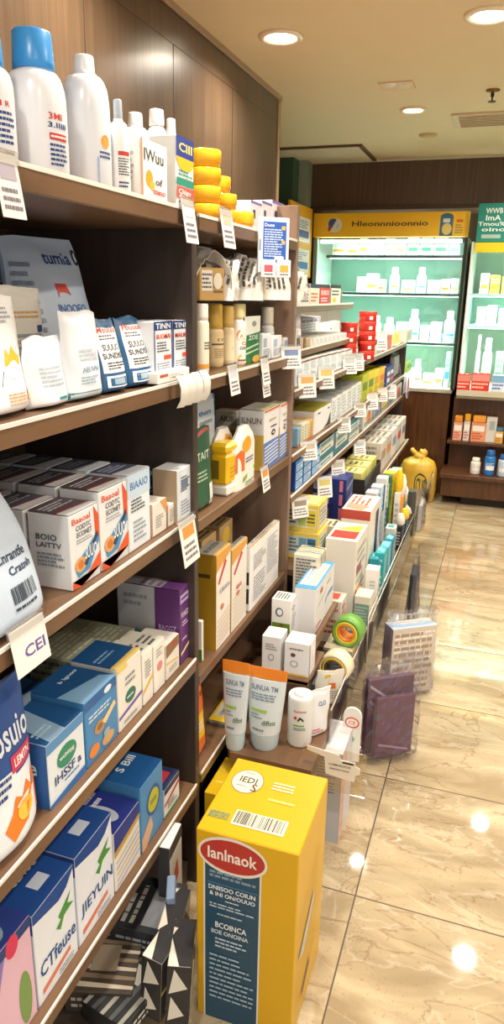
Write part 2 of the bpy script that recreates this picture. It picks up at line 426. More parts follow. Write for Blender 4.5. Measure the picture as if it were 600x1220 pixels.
a = MB(); a.lathe([(.06, 0), (.058, -.012), (.03, -.018)], M('c9b67a', .5), 20); tag(a.build('smoke_detector', None, (-.62, 5.23, CZ)), 'flat round ceiling detector near the back wall', 'smoke detector')
t = thing('ceiling_hatch', 'square access hatch with a dark frame in the ceiling before the back wall', 'hatch', (-1.52, 5.76, CZ))
a = MB(); a.rbox(-.4, -.3, -.012, .4, .3, -.001, M('e6d8b8', .7), .002); a.build('panel', t)
a = MB()
for q in ((-.43, -.33, .43, -.3), (-.43, .3, .43, .33), (-.43, -.3, -.4, .3), (.4, -.3, .43, .3)): a.rbox(q[0], q[1], -.014, q[2], q[3], -.0005, M('5a4326', .5), .001)
a.build('frame', t)
# ------------------------------------------------------------------ shelving run along the left wall
XB, XF = -1.12, -.65
def shelfpart(parent, x0, x1, y0, y1, ztop, th=.034, mat=LIP, rail=True, name='shelf'):
    s = B(x0, y0, ztop-th, x1-.003, y1, ztop, mat, .002).build(name, parent)
    if rail:
        r = MB(); r.rbox(x1-.003, y0+.002, ztop-th*.96, x1, y1-.002, ztop-.004, LIP, .0005)
        r.rbox(x1-.003, y0+.002, ztop-.004, x1+.001, y1-.002, ztop+.003, M('e9e6df', .3), .0004); r.build('price_rail', s)
U1 = thing('shelving_unit', 'dark brown wooden shelving unit nearest the camera, five shelves high', 'shelving', (0, 0, 0), group='wooden shelving units along the left wall')
S1, S2, S3, S4, S5 = 1.762, 1.414, 1.088, .71, .333
for k, z in enumerate((S1, S2, S3, S4, S5)): shelfpart(U1, XB, XF, .24, 1.499, z, .034, LIP, True)
B(XB, 1.5, 0, XF-.004, 1.524, S1+.002, DARK).build('side_panel', U1)
B(XB, .215, 0, XF-.004, .239, S1+.002, DARK).build('side_panel', U1)
B(XB-.02, .215, 0, XB-.0005, 1.524, S1, WALLW).build('back_panel', U1)
B(XB, .24, 0, XF-.03, 1.499, .07, DARK).build('plinth', U1)
U2 = thing('shelving_unit', 'narrow brown shelving bay next beyond the dark unit, with a mauve back', 'shelving', (0, 0, 0), group='wooden shelving units along the left wall')
T1, T2, T3, T4, T5 = 1.757, 1.405, 1.068, .645, .345
for z in (T1, T2, T3, T4, T5): shelfpart(U2, XB, XF, 1.526, 2.309, z, .03, LIP, z in (T1, T2, T5))
B(XB-.02, 1.526, 0, XB-.0005, 2.335, 1.86, BACKP).build('back_panel', U2)
B(XB, 2.31, 0, XF-.002, 2.335, 1.86, BACKP).build('side_panel', U2)
B(XB, 1.526, 1.572, -.70, 2.309, 1.578, CLEAR, .0005).build('glass_shelf', U2)
B(XB, 1.526, 0, XF-.03, 2.309, .06, DARK).build('plinth', U2)
U3 = thing('shelving_unit', 'long brown shelving run beyond the mauve panel, reaching towards the coolers', 'shelving', (0, 0, 0), group='wooden shelving units along the left wall')
A1, A2, A3, A4, A5, A6 = 1.56, 1.405, 1.285, 1.062, .915, .645
for z, x1, y1 in ((A1, -.68, 3.4), (A2, -.69, 4.0), (A3, XF, 5.2), (A4, XF, 5.2), (A5, XF, 5.2), (A6, -.56, 5.0)): shelfpart(U3, XB, x1, 2.337, y1, z, .026, LIP, True)
B(XB-.02, 2.336, 0, XB-.0005, 5.2, 1.62, BACKP).build('back_panel', U3)
B(XB, 5.2, 0, XF, 5.22, 1.3, DARK).build('side_panel', U3)
B(XB, 2.336, 0, -.56, 5.0, .06, DARK).build('plinth', U3)
# stepped display platform reaching into the aisle
ST = thing('stepped_display_stand', 'low brown stepped display stand with clear fences reaching into the aisle', 'display stand', (0, 0, 0))
B(-.608, 1.628, .318, -.368, 2.3, .359, LIP).build('lower_step', ST)
B(-.606, 1.845, .478, -.44, 1.875, .497, LIP).build('rail_step', ST)
B(-.606, 1.845, .482, -.44, 2.05, .495, LIP).build('middle_step', ST)
B(-.606, 2.06, .36, -.585, 2.3, .53, DARK).build('riser', ST)
B(-.6, 1.985, .532, -.46, 2.33, .549, LIP).build('upper_step', ST)
B(-.6, 1.972, .532, -.455, 1.984, .572, LIP).build('tray_rail', ST)
B(-.459, 1.972, .532, -.452, 2.06, .572, LIP).build('tray_rail', ST)
B(-.64, 1.70, 0, -.44, 2.3, .316, DARK).build('base_block', ST)
B(-.555, 2.337, .30, -.368, 4.75, .359, LIP).build('long_deck', ST)
B(-.552, 2.34, 0, -.46, 4.72, .298, DARK).build('base_block', ST)
mb = MB(); mb.rbox(-.364, 1.82, .30, -.361, 4.75, .43, CLEAR, .0004); mb.build('clear_fence', ST)
mb = MB(); mb.tube([(-.362, 1.82, .432), (-.362, 4.75, .432)], .003, METAL); mb.build('fence_rod', ST)
mb = MB(); mb.tube([(-.355, 2.38, .49), (-.355, 4.74, .49)], .003, METAL); mb.tube([(-.355, 2.38, .30), (-.355, 2.38, .49)], .003, METAL); mb.tube([(-.355, 4.74, .30), (-.355, 4.74, .49)], .003, METAL); mb.build('wire_rail', ST)
# ------------------------------------------------------------------ far coolers
K = thing('display_cooler', 'tall glass fronted lit cooler under the yellow header at the back wall', 'cooler', (0, 0, 0), group='lit coolers at the back wall')
cx0, cx1 = -1.545, -.372
B(cx0, FY, 0, cx1, FY+.6, .845, BASEW).build('base_cabinet', K)
B(cx0, FY-.015, .845, cx1+.01, FY+.6, .875, M('b8b19c', .35)).build('sill', K)
mb = MB(); mb.rbox(cx0, FY+.58, .875, cx1, FY+.6, 2.03, M('84aa9a', .4)); mb.rbox(cx0-.02, FY, .875, cx0, FY+.6, 2.03, M('d5e3da', .4)); mb.rbox(cx1, FY+.02, .875, cx1+.02, FY+.6, 2.03, M('c4d2cc', .4)); mb.build('inner_lining', K)
B(cx0-.02, FY-.01, .875, cx0+.012, FY+.02, 2.03, M('8f9a90', .4)).build('frame_post', K)
B(cx1-.008, FY-.02, .875, cx1+.014, FY+.03, 2.03, M('2d3a26', .35)).build('frame_post', K)
hd = B(cx0-.02, FY-.03, 2.035, cx1+.012, FY+.05, 2.212, M('fdc522', .4)).build('header_sign', K)
hs = lambda u, v: (Vector((cx0-.02+u*(cx1-cx0+.032), FY-.03, 2.035+v*.177)), Vector((0, -1, 0)))
mb = MB(); mb.text(hs, 'Hleonnnioonnio', .26, .44, .75, .66, M('4a3a20')); mb.build('printed_lettering', hd); mb = MB(); mb.ell(hs, .145, .5, .05, .3, 'e8e4de'); mb.ell(hs, .135, .56, .035, .22, '2c5590'); mb.rect(hs, .10, .25, .12, .45, 'c03a30')
mb.poly(hs, [(.11, .2), (.14, .2), (.185, .72), (.16, .78)], 'f0e6da'); mb.build('printed_emblem', hd); mb = MB()
mb.rect(hs, .825, .02, .905, .78, '3f7290'); mb.ell(hs, .865, .78, .04, .16, '3f7290'); mb.ell(hs, .868, .3, .03, .24, 'e8d27a'); mb.rect(hs, .843, .56, .885, .72, 'dfe9ee')
mb.rect(hs, .925, .56, .965, .68, 'd9741c'); mb.lines(hs, .92, .1, .97, .5, 4, M('8a8a60')); mb.build('printed_picture', hd)
LITE = emit('cooler_tube', 'f2fff8', 5)
B(cx0+.03, FY+.03, 1.995, cx1-.03, FY+.075, 2.02, LITE).build('light_tube', K)
for z, yy in ((1.905, FY+.13), (1.615, FY+.18), (1.225, FY+.2)):
    s = B(cx0+.06, yy, z-.014, cx1-.01, FY+.57, z, M('d2dcd6', .2)).build('cooler_shelf', K)
    B(cx0+.06, yy-.008, z-.02, cx1-.01, yy, z+.003, M('3c4a44', .3, .5)).build('shelf_edge', s)
    B(cx0+.08, yy+.05, z-.026, cx1-.03, yy+.075, z-.015, LITE).build('shelf_light', s)
B(cx0+.015, FY-.002, .88, cx1-.01, FY+.002, 2.03, GLASS, .0003).build('glass_door', K)
for px, py, e in ((-.9, FY+.3, 9),):
    l = bpy.data.lights.new('cooler_light', 'AREA'); l.shape = 'RECTANGLE'; l.size = 1.0; l.size_y = .4; l.energy = e*1.1; l.spread = math.radians(95); l.color = (1, 1, .98)
    lo = bpy.data.objects.new('cooler_lamp', l); C.objects.link(lo); lo.location = (px, py, 1.99); lo.parent = K
for z in (1.88, 1.59, 1.20):
    l = bpy.data.lights.new('cooler_light', 'AREA'); l.shape = 'RECTANGLE'; l.size = 1.0; l.size_y = .3; l.energy = 15; l.spread = math.radians(95); l.color = (1, 1, .98)
    lo = bpy.data.objects.new('cooler_lamp', l); C.objects.link(lo); lo.location = (-.95, FY+.2, z); lo.parent = K
# second cooler with the teal sign
Q = thing('display_cooler', 'second glass cooler at the right edge under the teal sign', 'cooler', (0, 0, 0), group='lit coolers at the back wall')
qx0, qx1, QY = -.318, .75, 5.93
B(qx0, QY, .825, qx1, FY+.6, .90, M('c8c0aa', .3)).build('sill', Q)
B(qx0, QY, .90, qx0+.018, FY+.6, 1.99, M('e8f0ea', .35)).build('frame_post', Q)
mb = MB(); mb.rbox(qx0, FY+.56, .9, qx1, FY+.58, 2.25, M('86a894', .4)); mb.build('inner_lining', Q)
sg = B(-.293, QY-.02, 1.985, qx1, QY+.03, 2.252, M('178a7c', .45)).build('header_sign', Q)
B(-.293, QY-.02, 1.915, qx1, QY+.03, 1.983, M('e3cf17', .45)).build('yellow_band', Q)
ss = lambda u, v: (Vector((-.293+u*.24, QY-.02, 1.985+v*.267)), Vector((0, -1, 0)))
mb = MB(); mb.text(ss, 'WWB', .22, .74, .72, .88, M('eef6f2')); mb.text(ss, 'ImA', .24, .56, .68, .70, M('eef6f2')); mb.text(ss, 'Tmou%nB', .02, .42, 1.1, .53, M('eef6f2')); mb.text(ss, 'oino', .14, .28, .85, .38, M('eef6f2')); mb.rect(ss, .16, .1, .72, .2, 'a8c4b4'); mb.build('printed_lettering', sg)
for z in (1.62, 1.385):
    s = B(qx0+.02, QY+.03, z-.014, qx1, FY+.55, z, M('cfeee6', .2)).build('cooler_shelf', Q)
    B(qx0+.03, QY+.08, z-.024, qx1, QY+.1, z-.0145, LITE).build('shelf_light', s)
B(qx0+.02, QY-.002, .905, qx1, QY+.002, 1.912, GLASS, .0003).build('glass_door', Q)
for z in (1.895, 1.6, 1.36):
    l = bpy.data.lights.new('cooler_light', 'AREA'); l.shape = 'RECTANGLE'; l.size = .9; l.size_y = .3; l.energy = 11; l.spread = math.radians(95); l.color = (1, 1, .97)
    lo = bpy.data.objects.new('cooler_lamp', l); C.objects.link(lo); lo.location = (.2, FY+.08, z-.03); lo.parent = Q
W = thing('low_wall_shelf', 'dark brown low shelves below the teal signed cooler', 'shelving', (0, 0, 0))
B(-.34, FY, 0, 1.2, FY+.02, .824, BASEW).build('back_panel', W)
B(-.355, 5.9, .462, 1.2, FY-.001, .487, BASEW).build('shelf', W)
B(-.375, 5.7, .225, 1.2, FY-.001, .258, BASEW).build('shelf', W)
B(-.36, 5.74, .07, 1.2, FY-.001, .224, BASEW).build('drawer_front', W)
B(-.2, 5.8, 0, 1.2, FY-.001, .069, DMETAL).build('plinth', W)
# side board with posters between recess and cooler
t = thing('poster_board', 'narrow yellow display board with two small posters beside the cooler', 'sign', (0, 0, 0))
B(-1.585, 5.35, 1.72, -1.565, 5.98, 2.24, M('f0b21e', .45)).build('board', t)
ps = lambda u, v: (Vector((-1.565, 5.35+u*.63, 1.72+v*.52)), Vector((1, 0, 0)))
for v0, v1 in ((.06, .40), (.5, .84)):
    mb = MB(); mb.rect(ps, .0, v0, .9, v1, 'f4f1e8'); mb.rect(ps, .04, v0+.06, .84, v0+.16, '3b6fb5'); mb.lines(ps, .06, v0+.18, .8, v1-.04, 4, M('5a7fb8')); mb.build('poster', t)
# ------------------------------------------------------------------ goods, near unit
XG = -.672
W_ = 'eef0f2'; NV = '1d3f7c'; BL = '2b6cb0'; TXT = '4b5058'; RD = 'c8382c'
TB = lambda: None
# top shelf bottles
def pb(px, X, z): return Ycol(px, X, z)
def bot(name, label, p0, p1, ptopbody, ptop, X, z, neckf, capf, col, capcol, ops, lab=None, **k):
    yl, yr = None, None
    pc = (p0+p1)/2; y = Ycol(pc, X, z)
    dist = CF.dot(Vector((X, y, z-EYE))); r = (p1-p0)/2/FOC*dist
    hb = Zrow(ptopbody, X, y)-z; hc = Zrow(ptop, X, y)-z-hb
    return bottle(name, label, X, y, z, r, hb, r*neckf, r*capf, hc, col, capcol, ops, lab, **k)
g = 'plastic bottles on the top shelf'
A = (-1.75, .25)
bot('plastic_bottle', 'white bottle with blue cap cut off by the left picture edge, on the top shelf', -32, 22, 82, 42, -.735, S1, .6, .66, 'e4e7ee', '3a94dc', [('F', 'l', .5, .25, .95, .75, 6, M(NV)), ('F', 't', 'M R', .5, .8, .85, .88, M(RD))], sx=1, group=g, a=A)
bot('plastic_bottle', 'large white bottle with wide blue cap and red blue lettering', 14, 83, 88, 38, -.735, S1, .62, .68, 'e4e7ee', '3a94dc', [('F', 't', '3MI', .58, .80, .85, .9, M(RD)), ('F', 't', '3.IIIII', .56, .68, .95, .76, M(NV)), ('F', 'r', .58, .5, .95, .6, M(RD)), ('F', 'l', .58, .1, .95, .46, 5, M(NV)), ('F', 'l', .6, .52, .93, .58, 1, M(W_))], group=g, shoulder=.3, a=A)
bot('plastic_bottle', 'large white bottle with white cap and a small orange mark', 79, 134, 92, 67, -.735, S1, .5, .44, 'e0e4ec', 'e6e8ee', [('F', 'e', .78, .62, .12, .09, M('f09a3c')), ('F', 'l', .62, .38, .95, .5, 2, M(NV)), ('F', 'r', .56, .05, .6, .4, M('9db6dc'))], group=g, shoulder=.3, a=A)
bot('plastic_bottle', 'slim white bottle with grey blue cap beside the orange marked bottle', 131, 156, 146, 119, -.70, S1, .45, .42, 'f0f0f0', 'aab4c0', [('F', 'r', .3, .7, .9, .78, M(RD)), ('F', 'l', .3, .3, .9, .66, 7, M(TXT)), ('F', 'l', .3, .05, .8, .2, 2, M(NV))], group=g, a=A)
bot('plastic_bottle', 'plain white bottle with white cap standing behind the orange fruit box', 147, 181, 153, 135, -.80, S1, .5, .5, 'eef0f0', 'f2f2f2', [], group=g)
bot('plastic_bottle', 'clear grey bottle with white cap directly behind the orange fruit box', 176, 201, 152, 131, -.76, S1, .5, .7, 'd4d8da', 'f0f0f0', [('F', 'l', .4, .3, .9, .7, 5, M('8a9098'))], group=g)
bot('plastic_bottle', 'small clear bottle with white cap left of the navy and teal box', 196, 214, 165, 142, -.71, S1, .6, .6, 'd9dcde', 'f2f2f2', [('F', 'r', .2, .0, .9, .22, M('8fb43a')), ('F', 'l', .3, .3, .9, .8, 6, M('7c8690'))], group=g)
box('medicine_box', 'white box with orange fruit drawing and red stripe on the top shelf', 'medicine box', XG, S1, 168, 200, 170, .07, 'f2f0ec', [('F', 't', 'IWuu', .12, .66, .85, .86, M(TXT)), ('F', 'e', .3, .38, .13, .14, M('f3a02c')), ('F', 'e', .4, .28, .1, .08, M('f6b54a')), ('F', 't', 'of', .52, .3, .8, .42, M(TXT)), ('F', 't', 'mino', .45, .14, .9, .24, M(RD)), ('F', 'r', 0, 0, 1, .05, M('d9482c')), ('F', 'r', 0, 0, .06, 1, M('d98a6c')), ('S', 'l', .2, .3, .8, .8, 5, M('b0b4b8'))])
box('medicine_box', 'navy yellow and teal box at the far end of the top shelf', 'medicine box', XG, S1, 210, 231, 165, .06, 'e8ecec', [('F', 'r', 0, .72, 1, 1, M('263a8c')), ('F', 't', 'CIII', .15, .8, .9, .92, M('f0d860')), ('F', 'e', .5, .72, .5, .18, M('f0b428'), 3.14, 6.28), ('F', 'r', 0, .34, 1, .44, M('2c8c78')), ('F', 'r', 0, .16, 1, .32, M('d05a50')), ('F', 'l', .1, .02, .9, .14, 2, M(NV)), ('F', 'l', .1, .46, .9, .56, 2, M('2c8c78')), ('F', 't', 'Chlgo', .1, .2, .8, .29, M(W_))])
# second shelf pouches
g = 'pouches and sachets on the second shelf'
pouch('foil_pouch', 'small white pouch lettered Ivg leaning at the back left of the second shelf', 'pouch', -.90, S2, 2, 54, 292, .05, 'cfd9e6', [('F', 't', 'Ivg', .45, .72, .85, .86, M(NV)), ('F', 'l', .1, .5, .45, .75, 4, M(TXT)), ('F', 'r', .6, .42, .85, .48, M(RD))], 3, g, lean=0)
pouch('foil_pouch', 'tall white pouch lettered tumla with a red mark, tallest on the second shelf', 'pouch', -.80, S2, 40, 139, 285, .09, 'b9c8dd', [('F', 't', 'tumla', .46, .83, .84, .92, M(NV)), ('F', 'p', [(.52, .7), (.66, .7), (.7, .62), (.64, .64), (.56, .64), (.54, .6)], M(RD)), ('F', 't', 'INOOEO', .5, .5, .85, .56, M(BL)), ('F', 'l', .5, .36, .95, .46, 3, M(TXT)), ('F', 'l', .06, .3, .3, .85, 9, M('7d8da4')), ('F', 'r', 0, 0, .015, 1, M('8fa4c0')), ('F', 'e', .93, .88, .04, .05, M('2a3646')), ('F', 'e', .93, .88, .02, .03, M('d4deea'))], 5, g, rz=-.25, pinch=.16, bow=-.05)
pouch('foil_pouch', 'grey cream pouch half hidden behind the duck printed pouch', 'pouch', -.77, S2, 2, 74, 344, .07, 'd3d0c8', [('F', 'l', .4, .72, .9, .8, 2, M('c79a5a')), ('F', 'l', .3, .1, .9, .6, 9, M('8c98a8')), ('F', 'r', .8, .6, .9, .66, M(NV))], 8, g, rz=-.2)
pouch('foil_pouch', 'large glossy white pouch with yellow flame and purple band at the front left', 'pouch', XG, S2, -52, 56, 352, .10, 'f3f4f8', [('F', 'p', [(.64, .42), (.7, .56), (.74, .5), (.78, .58), (.84, .5), (.88, .5), (.86, .42)], M('f0bf3a')), ('F', 'p', [(.55, .26), (.6, .38), (.97, .37), (.97, .31)], M('4a3a8c')), ('F', 't', 'MURN', .66, .31, .88, .355, M(W_)), ('F', 'l', .6, .09, .9, .2, 4, M('d9a870')), ('F', 'e', .94, .14, .03, .05, M('f0bf3a')), ('F', 'l', .6, .76, .85, .9, 4, M('a8aab8'))], 11, g, rz=0)
pouch('foil_pouch', 'short plain white pouch between the flame pouch and the teal footed pouch', 'pouch', XG, S2, 50, 92, 404, .06, 'e9edf4', [('F', 'l', .2, .3, .8, .6, 5, M('b8c4d4')), ('F', 'r', .55, .1, .8, .14, M('2f8a98'))], 13, g)
pouch('foil_pouch', 'white pouch with teal foot and folded top', 'pouch', XG, S2, 90, 131, 374, .05, 'e3e9f2', [('F', 'r', .03, .03, .97, .1, M('2f8a98')), ('F', 't', 'AEUVN', .3, .32, .8, .38, M('8aa0b8')), ('F', 'l', .25, .18, .8, .28, 3, M('9ab0c4')), ('F', 'l', .3, .45, .85, .6, 3, M('c0cad8')), ('F', 'e', .93, .2, .05, .08, M('d94a3c'))], 17, g)
for i, (a, b, tp, tt) in enumerate([(130, 159, 383, 'Msuuu'), (160, 188, 380, 'Fbuuus')]):
    pouch('foil_pouch', 'blue framed white pouch with black and red print, '+('left' if i == 0 else 'right')+' one of the pair', 'pouch', XG, S2, a, b, tp, .05, '2a6496', [('F', 'r', .08, .28, .92, .94, M(W_)), ('F', 't', tt, .14, .82, .86, .9, M(RD)), ('F', 'l', .18, .72, .84, .8, 2, M(TXT)), ('F', 't', 'SUUUO', .2, .58, .82, .67, M('2b2f36')), ('F', 't', 'SUNDIS', .14, .47, .8, .55, M('2b2f36')), ('F', 'l', .2, .32, .84, .43, 3, M('2b2f36')), ('F', 'e', .9, .5, .06, .07, M('2f6b54')), ('F', 'r', .12, .08, .88, .24, M(W_)), ('F', 'r', .2, .1, .8, .21, M('2a6496')), ('F', 'r', .3, .12, .68, .2, M('9fb8c8'))], 20+i, g, bow=-.02)
for i, (a, b, tp, c2) in enumerate([(184, 206, 383, 'BUOMAI'), (206, 227, 382, 'MAILMAI')]):
    box('medicine_box', 'white navy edged box with red lettering on the second shelf, '+('left' if i == 0 else 'right')+' one of the pair', 'medicine box', XG, S2, a, b, tp, .07, 'e9eef5', [('F', 'r', 0, .86, 1, 1, M(NV)), ('F', 't', 'TINN', .1, .88, .9, .97, M(W_)), ('F', 'r', 0, 0, .05, 1, M(NV)), ('F', 'r', .95, 0, 1, 1, M(NV)), ('F', 't', c2, .12, .72, .88, .8, M(RD)), ('F', 'l', .14, .5, .86, .68, 4, M(TXT)), ('F', 'r', .5, .38, .9, .45, M('e05a3c')), ('F', 'l', .12, .06, .88, .34, 7, M('8a94a4'))], group='medicine boxes on the second shelf')
box('medicine_box', 'flat white carton with red stripe lying before the red lettered boxes', 'medicine box', -.652, S2+.0035, 188, 226, 441, .026, 'f0efe9', [('F', 'r', .05, .55, .3, .8, M('c44a40')), ('F', 'l', .35, .3, .8, .7, 2, M('b8b0a8'))])
# third shelf
def bag(name, label, p0, p1, ptop, X, z, ops, **k): return pouch(name, label, 'bag', X, z, p0, p1, ptop, **k)
pouch('paper_bag', 'large pale blue paper bag with barcode at the left edge of the third shelf', 'bag', -.655, S3, -58, 70, 566, .07, 'c3d2e6', [('F', 't', 'DRNH', .44, .72, .78, .79, M('27384e')), ('F', 't', 'Cnrantfe', .56, .42, .86, .48, M('38465a')), ('F', 't', 'Cratnh', .64, .34, .88, .39, M('38465a')), ('F', 'b', .6, .18, .86, .28, 16, M('3a4450')), ('F', 'l', .6, .13, .84, .165, 1, M('3a4450'))], 31, None, pinch=.25, bow=-.08)
names = ['Baaoal', 'Baaoal', 'Boaual']
OR = 'd9532a'
def shp(label, p0, p1, tp, X, n, tint, txt):
    return box('food_carton', label, 'carton', X, S3, p0, p1, tp, .085, 'e4e6ea', [
        ('F', 'p', [(.82, 1), (1, .84), (1, .45), (.86, .6)], M(OR)), ('F', 't', txt, .08, .86, .7, .94, M(OR)), ('F', 't', 'CODTC', .2, .76, .72, .83, M(TXT)), ('F', 't', 'ECONET', .22, .67, .74, .74, M(TXT)), ('F', 'l', .2, .58, .74, .65, 2, M('9aa0a8')),
        ('F', 'p', [(.1, .3), (.3, .38), (.92, .62), (.98, .5), (.6, .18), (.2, .14)], M('3c8fc4')), ('F', 'e', .3, .3, .19, .1, M('e0a060')), ('F', 'e', .3, .3, .1, .06, M('c87838')), ('F', 'p', [(.4, .28), (.5, .24), (.95, .58), (.9, .64)], M('23405e')), ('F', 't', 'SUUO', .45, .33, .88, .5, M(W_)),
        ('F', 'p', [(0, .02), (.25, 0), (1, .34), (1, .14), (.3, 0), (0, .12)], M('e0582c')), ('S', 't', 'BOIO', .2, .66, .7, .74, M('5a626c')), ('S', 't', 'LAITTV', .2, .56, .8, .63, M('5a626c')), ('S', 'l', .2, .3, .85, .5, 4, M('8a94a2')),
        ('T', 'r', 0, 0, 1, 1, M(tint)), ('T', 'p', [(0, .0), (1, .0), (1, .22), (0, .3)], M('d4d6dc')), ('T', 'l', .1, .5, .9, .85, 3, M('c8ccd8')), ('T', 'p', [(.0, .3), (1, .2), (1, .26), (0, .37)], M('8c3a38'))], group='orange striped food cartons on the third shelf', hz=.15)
cols = [(86, 121, 606), (121, 154, 578), (154, 180, 562)]
for r in range(4):
    for c, (a, b, tp) in enumerate(cols):
        X = XG-r*.092
        y0, y1 = Ycol(a, XG, S3), Ycol(b, XG, S3)
        h = Zrow(tp, XG, (y0+y1)/2)-S3
        lab = f'orange striped food carton on the third shelf, {ORD[r]} row back from the edge, {["left", "middle", "right"][c]} column'
        if c == 2:
            o = boxm('food_carton', lab, 'carton', X-.0425, (y0+y1)/2, S3, y1-y0-.003, .085, h, 'e2eaf2', [('F', 'r', 0, .7, 1, 1, M('c4d9ec')), ('F', 't', 'BIAAIO', .1, .8, .9, .9, M(BL)), ('F', 'l', .12, .5, .8, .68, 4, M(TXT)), ('F', 'l', .2, .1, .8, .4, 5, M('9aa4b0')), ('T', 'r', 0, 0, 1, 1, M('4c5470')), ('T', 'p', [(0, 0), (1, 0), (1, .3), (0, .42)], M('c9d2de')), ('T', 'l', .1, .5, .9, .9, 3, M('a8b0c4'))], group='orange striped food cartons on the third shelf')
        else:
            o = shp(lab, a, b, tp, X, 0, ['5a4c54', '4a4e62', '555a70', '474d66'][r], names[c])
            o.location.y = (y0+y1)/2; o.scale = (1, (y1-y0-.003)/max(.001, o.dimensions.y), h/o.dimensions.z)
box('medicine_box', 'teal box behind the small orange and white box on the third shelf', 'medicine box', -.74, S3, 176, 193, 566, .07, '2a7c98', [('F', 'l', .2, .5, .8, .8, 3, M('a8d0dc')), ('T', 'r', .1, .1, .9, .9, M('3a94b0'))])
box('medicine_box', 'dark teal box left of the other teal box at the back of the third shelf', 'medicine box', -.83, S3, 172, 188, 562, .07, '245f78', [('F', 'l', .2, .5, .8, .8, 3, M('8ab8c8'))])
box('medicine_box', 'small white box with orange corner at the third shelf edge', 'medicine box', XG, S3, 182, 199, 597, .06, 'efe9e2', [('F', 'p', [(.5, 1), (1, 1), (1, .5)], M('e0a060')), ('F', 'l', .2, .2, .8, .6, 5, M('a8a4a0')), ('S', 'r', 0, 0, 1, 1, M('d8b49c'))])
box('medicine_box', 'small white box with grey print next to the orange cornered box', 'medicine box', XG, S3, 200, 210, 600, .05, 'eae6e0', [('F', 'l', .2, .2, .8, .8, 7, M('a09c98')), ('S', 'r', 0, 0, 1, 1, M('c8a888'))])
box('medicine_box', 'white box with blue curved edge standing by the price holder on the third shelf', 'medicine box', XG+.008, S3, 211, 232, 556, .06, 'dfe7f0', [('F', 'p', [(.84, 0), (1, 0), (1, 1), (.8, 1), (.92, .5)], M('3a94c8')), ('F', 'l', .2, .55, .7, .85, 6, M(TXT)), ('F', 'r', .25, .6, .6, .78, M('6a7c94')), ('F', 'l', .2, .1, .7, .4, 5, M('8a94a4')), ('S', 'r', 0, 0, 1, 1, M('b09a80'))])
# fourth shelf
pouch('foil_bag', 'big blue food bag with orange wave and pink flag on the fourth shelf', 'bag', -.66, S4, -30, 62, 838, .08, '1d4c94', [('F', 't', 'Tosuio', .34, .62, .94, .8, M('dfe8f4')), ('F', 'r', .62, .48, .95, .58, M('c8325a')), ('F', 't', 'LEMTN', .66, .505, .9, .555, M(W_)), ('F', 'l', .4, .36, .6, .5, 3, M(NV)), ('F', 'p', [(.42, .2), (.55, .26), (.62, .34), (.7, .3), (.78, .38), (.86, .3), (.9, .42), (.95, .3), (.95, .1), (.7, .14), (.5, .1)], M('ee7f2a')), ('F', 'e', .72, .22, .12, .06, M('f6c24a')), ('F', 'p', [(.0, .0), (.3, .0), (.24, .3), (.1, .5), (0, .5)], M('2c8a4c'))], 41, None, colf=lambda u, v: 'e6ecf4' if v < .58-.15*u else None)
CB = '1c4f86'
box('medicine_box', 'blue and white box with large green oval, nearest box on the fourth shelf', 'medicine box', XG, S4, 60, 103, 868, .11, 'dfe9f3', [('F', 'r', 0, .84, 1, 1, M('4f8fc8')), ('F', 'e', .5, .6, .27, .17, M('1f8a6e')), ('F', 't', 'wuhinyg', .3, .56, .7, .65, M(W_)), ('F', 't', 'IHSSF a', .15, .28, .88, .42, M(NV)), ('F', 'l', .4, .2, .8, .25, 1, M(BL)), ('F', 'p', [(0, 0), (1, 0), (1, .14), (0, .06)], M('2b70b8')), ('T', 'r', 0, 0, 1, 1, M(CB)), ('T', 'p', [(.1, .0), (.5, 0), (.7, 1), (.3, 1)], M('88aacc')), ('T', 'l', .1, .2, .5, .4, 2, M('a8c8e4')), ('S', 'r', 0, 0, 1, 1, M('2a5c9c')), ('S', 't', 'toe', .3, .5, .8, .7, M(W_))])
box('medicine_box', 'blue box with ginger and coin photo beside the green oval box', 'medicine box', XG, S4, 104, 141, 822, .12, '3f86c0', [('F', 'r', 0, .86, 1, 1, M('1f5fa0')), ('F', 'e', .72, .92, .12, .05, M('dfe9f3')), ('F', 'l', .1, .64, .8, .76, 2, M('cfe0ee')), ('F', 'e', .42, .46, .17, .1, M('b58a5c')), ('F', 'e', .42, .46, .09, .05, M('8c6238')), ('F', 'p', [(.5, .5), (.9, .66), (.95, .58), (.6, .42)], M('e4cfa0')), ('F', 'e', .22, .18, .16, .1, M('d9823c')), ('F', 'e', .66, .16, .2, .09, M('c9a06a')), ('F', 'e', .62, .28, .1, .06, M('94a8b8')), ('T', 'r', 0, 0, 1, 1, M(CB)), ('T', 'p', [(0, 0), (1, 0), (.9, .25), (0, .5)], M('7ba8d0')), ('T', 't', 'b lgnoo', .4, .66, .9, .76, M('cfe0f0'))])
box('medicine_box', 'white box with small green oval and purple stripe on the fourth shelf', 'medicine box', XG, S4, 142, 170, 786, .11, 'e6e4de', [('F', 'r', 0, .93, .4, 1, M('e8c85a')), ('F', 'l', .3, .62, .9, .8, 2, M('8a8f98')), ('F', 'e', .5, .44, .22, .11, M('1f6e5c')), ('F', 'l', .35, .41, .65, .46, 1, M(W_)), ('F', 'p', [(0, .24), (1, .33), (1, .28), (0, .19)], M('6a4aa8')), ('F', 'l', .2, .05, .8, .15, 1, M('a8a8a8')), ('T', 'r', 0, 0, 1, 1, M(CB)), ('T', 'l', .1, .4, .7, .6, 2, M('7ba8d0')), ('T', 'r', 0, 0, 1, .15, M('d8c070'))])
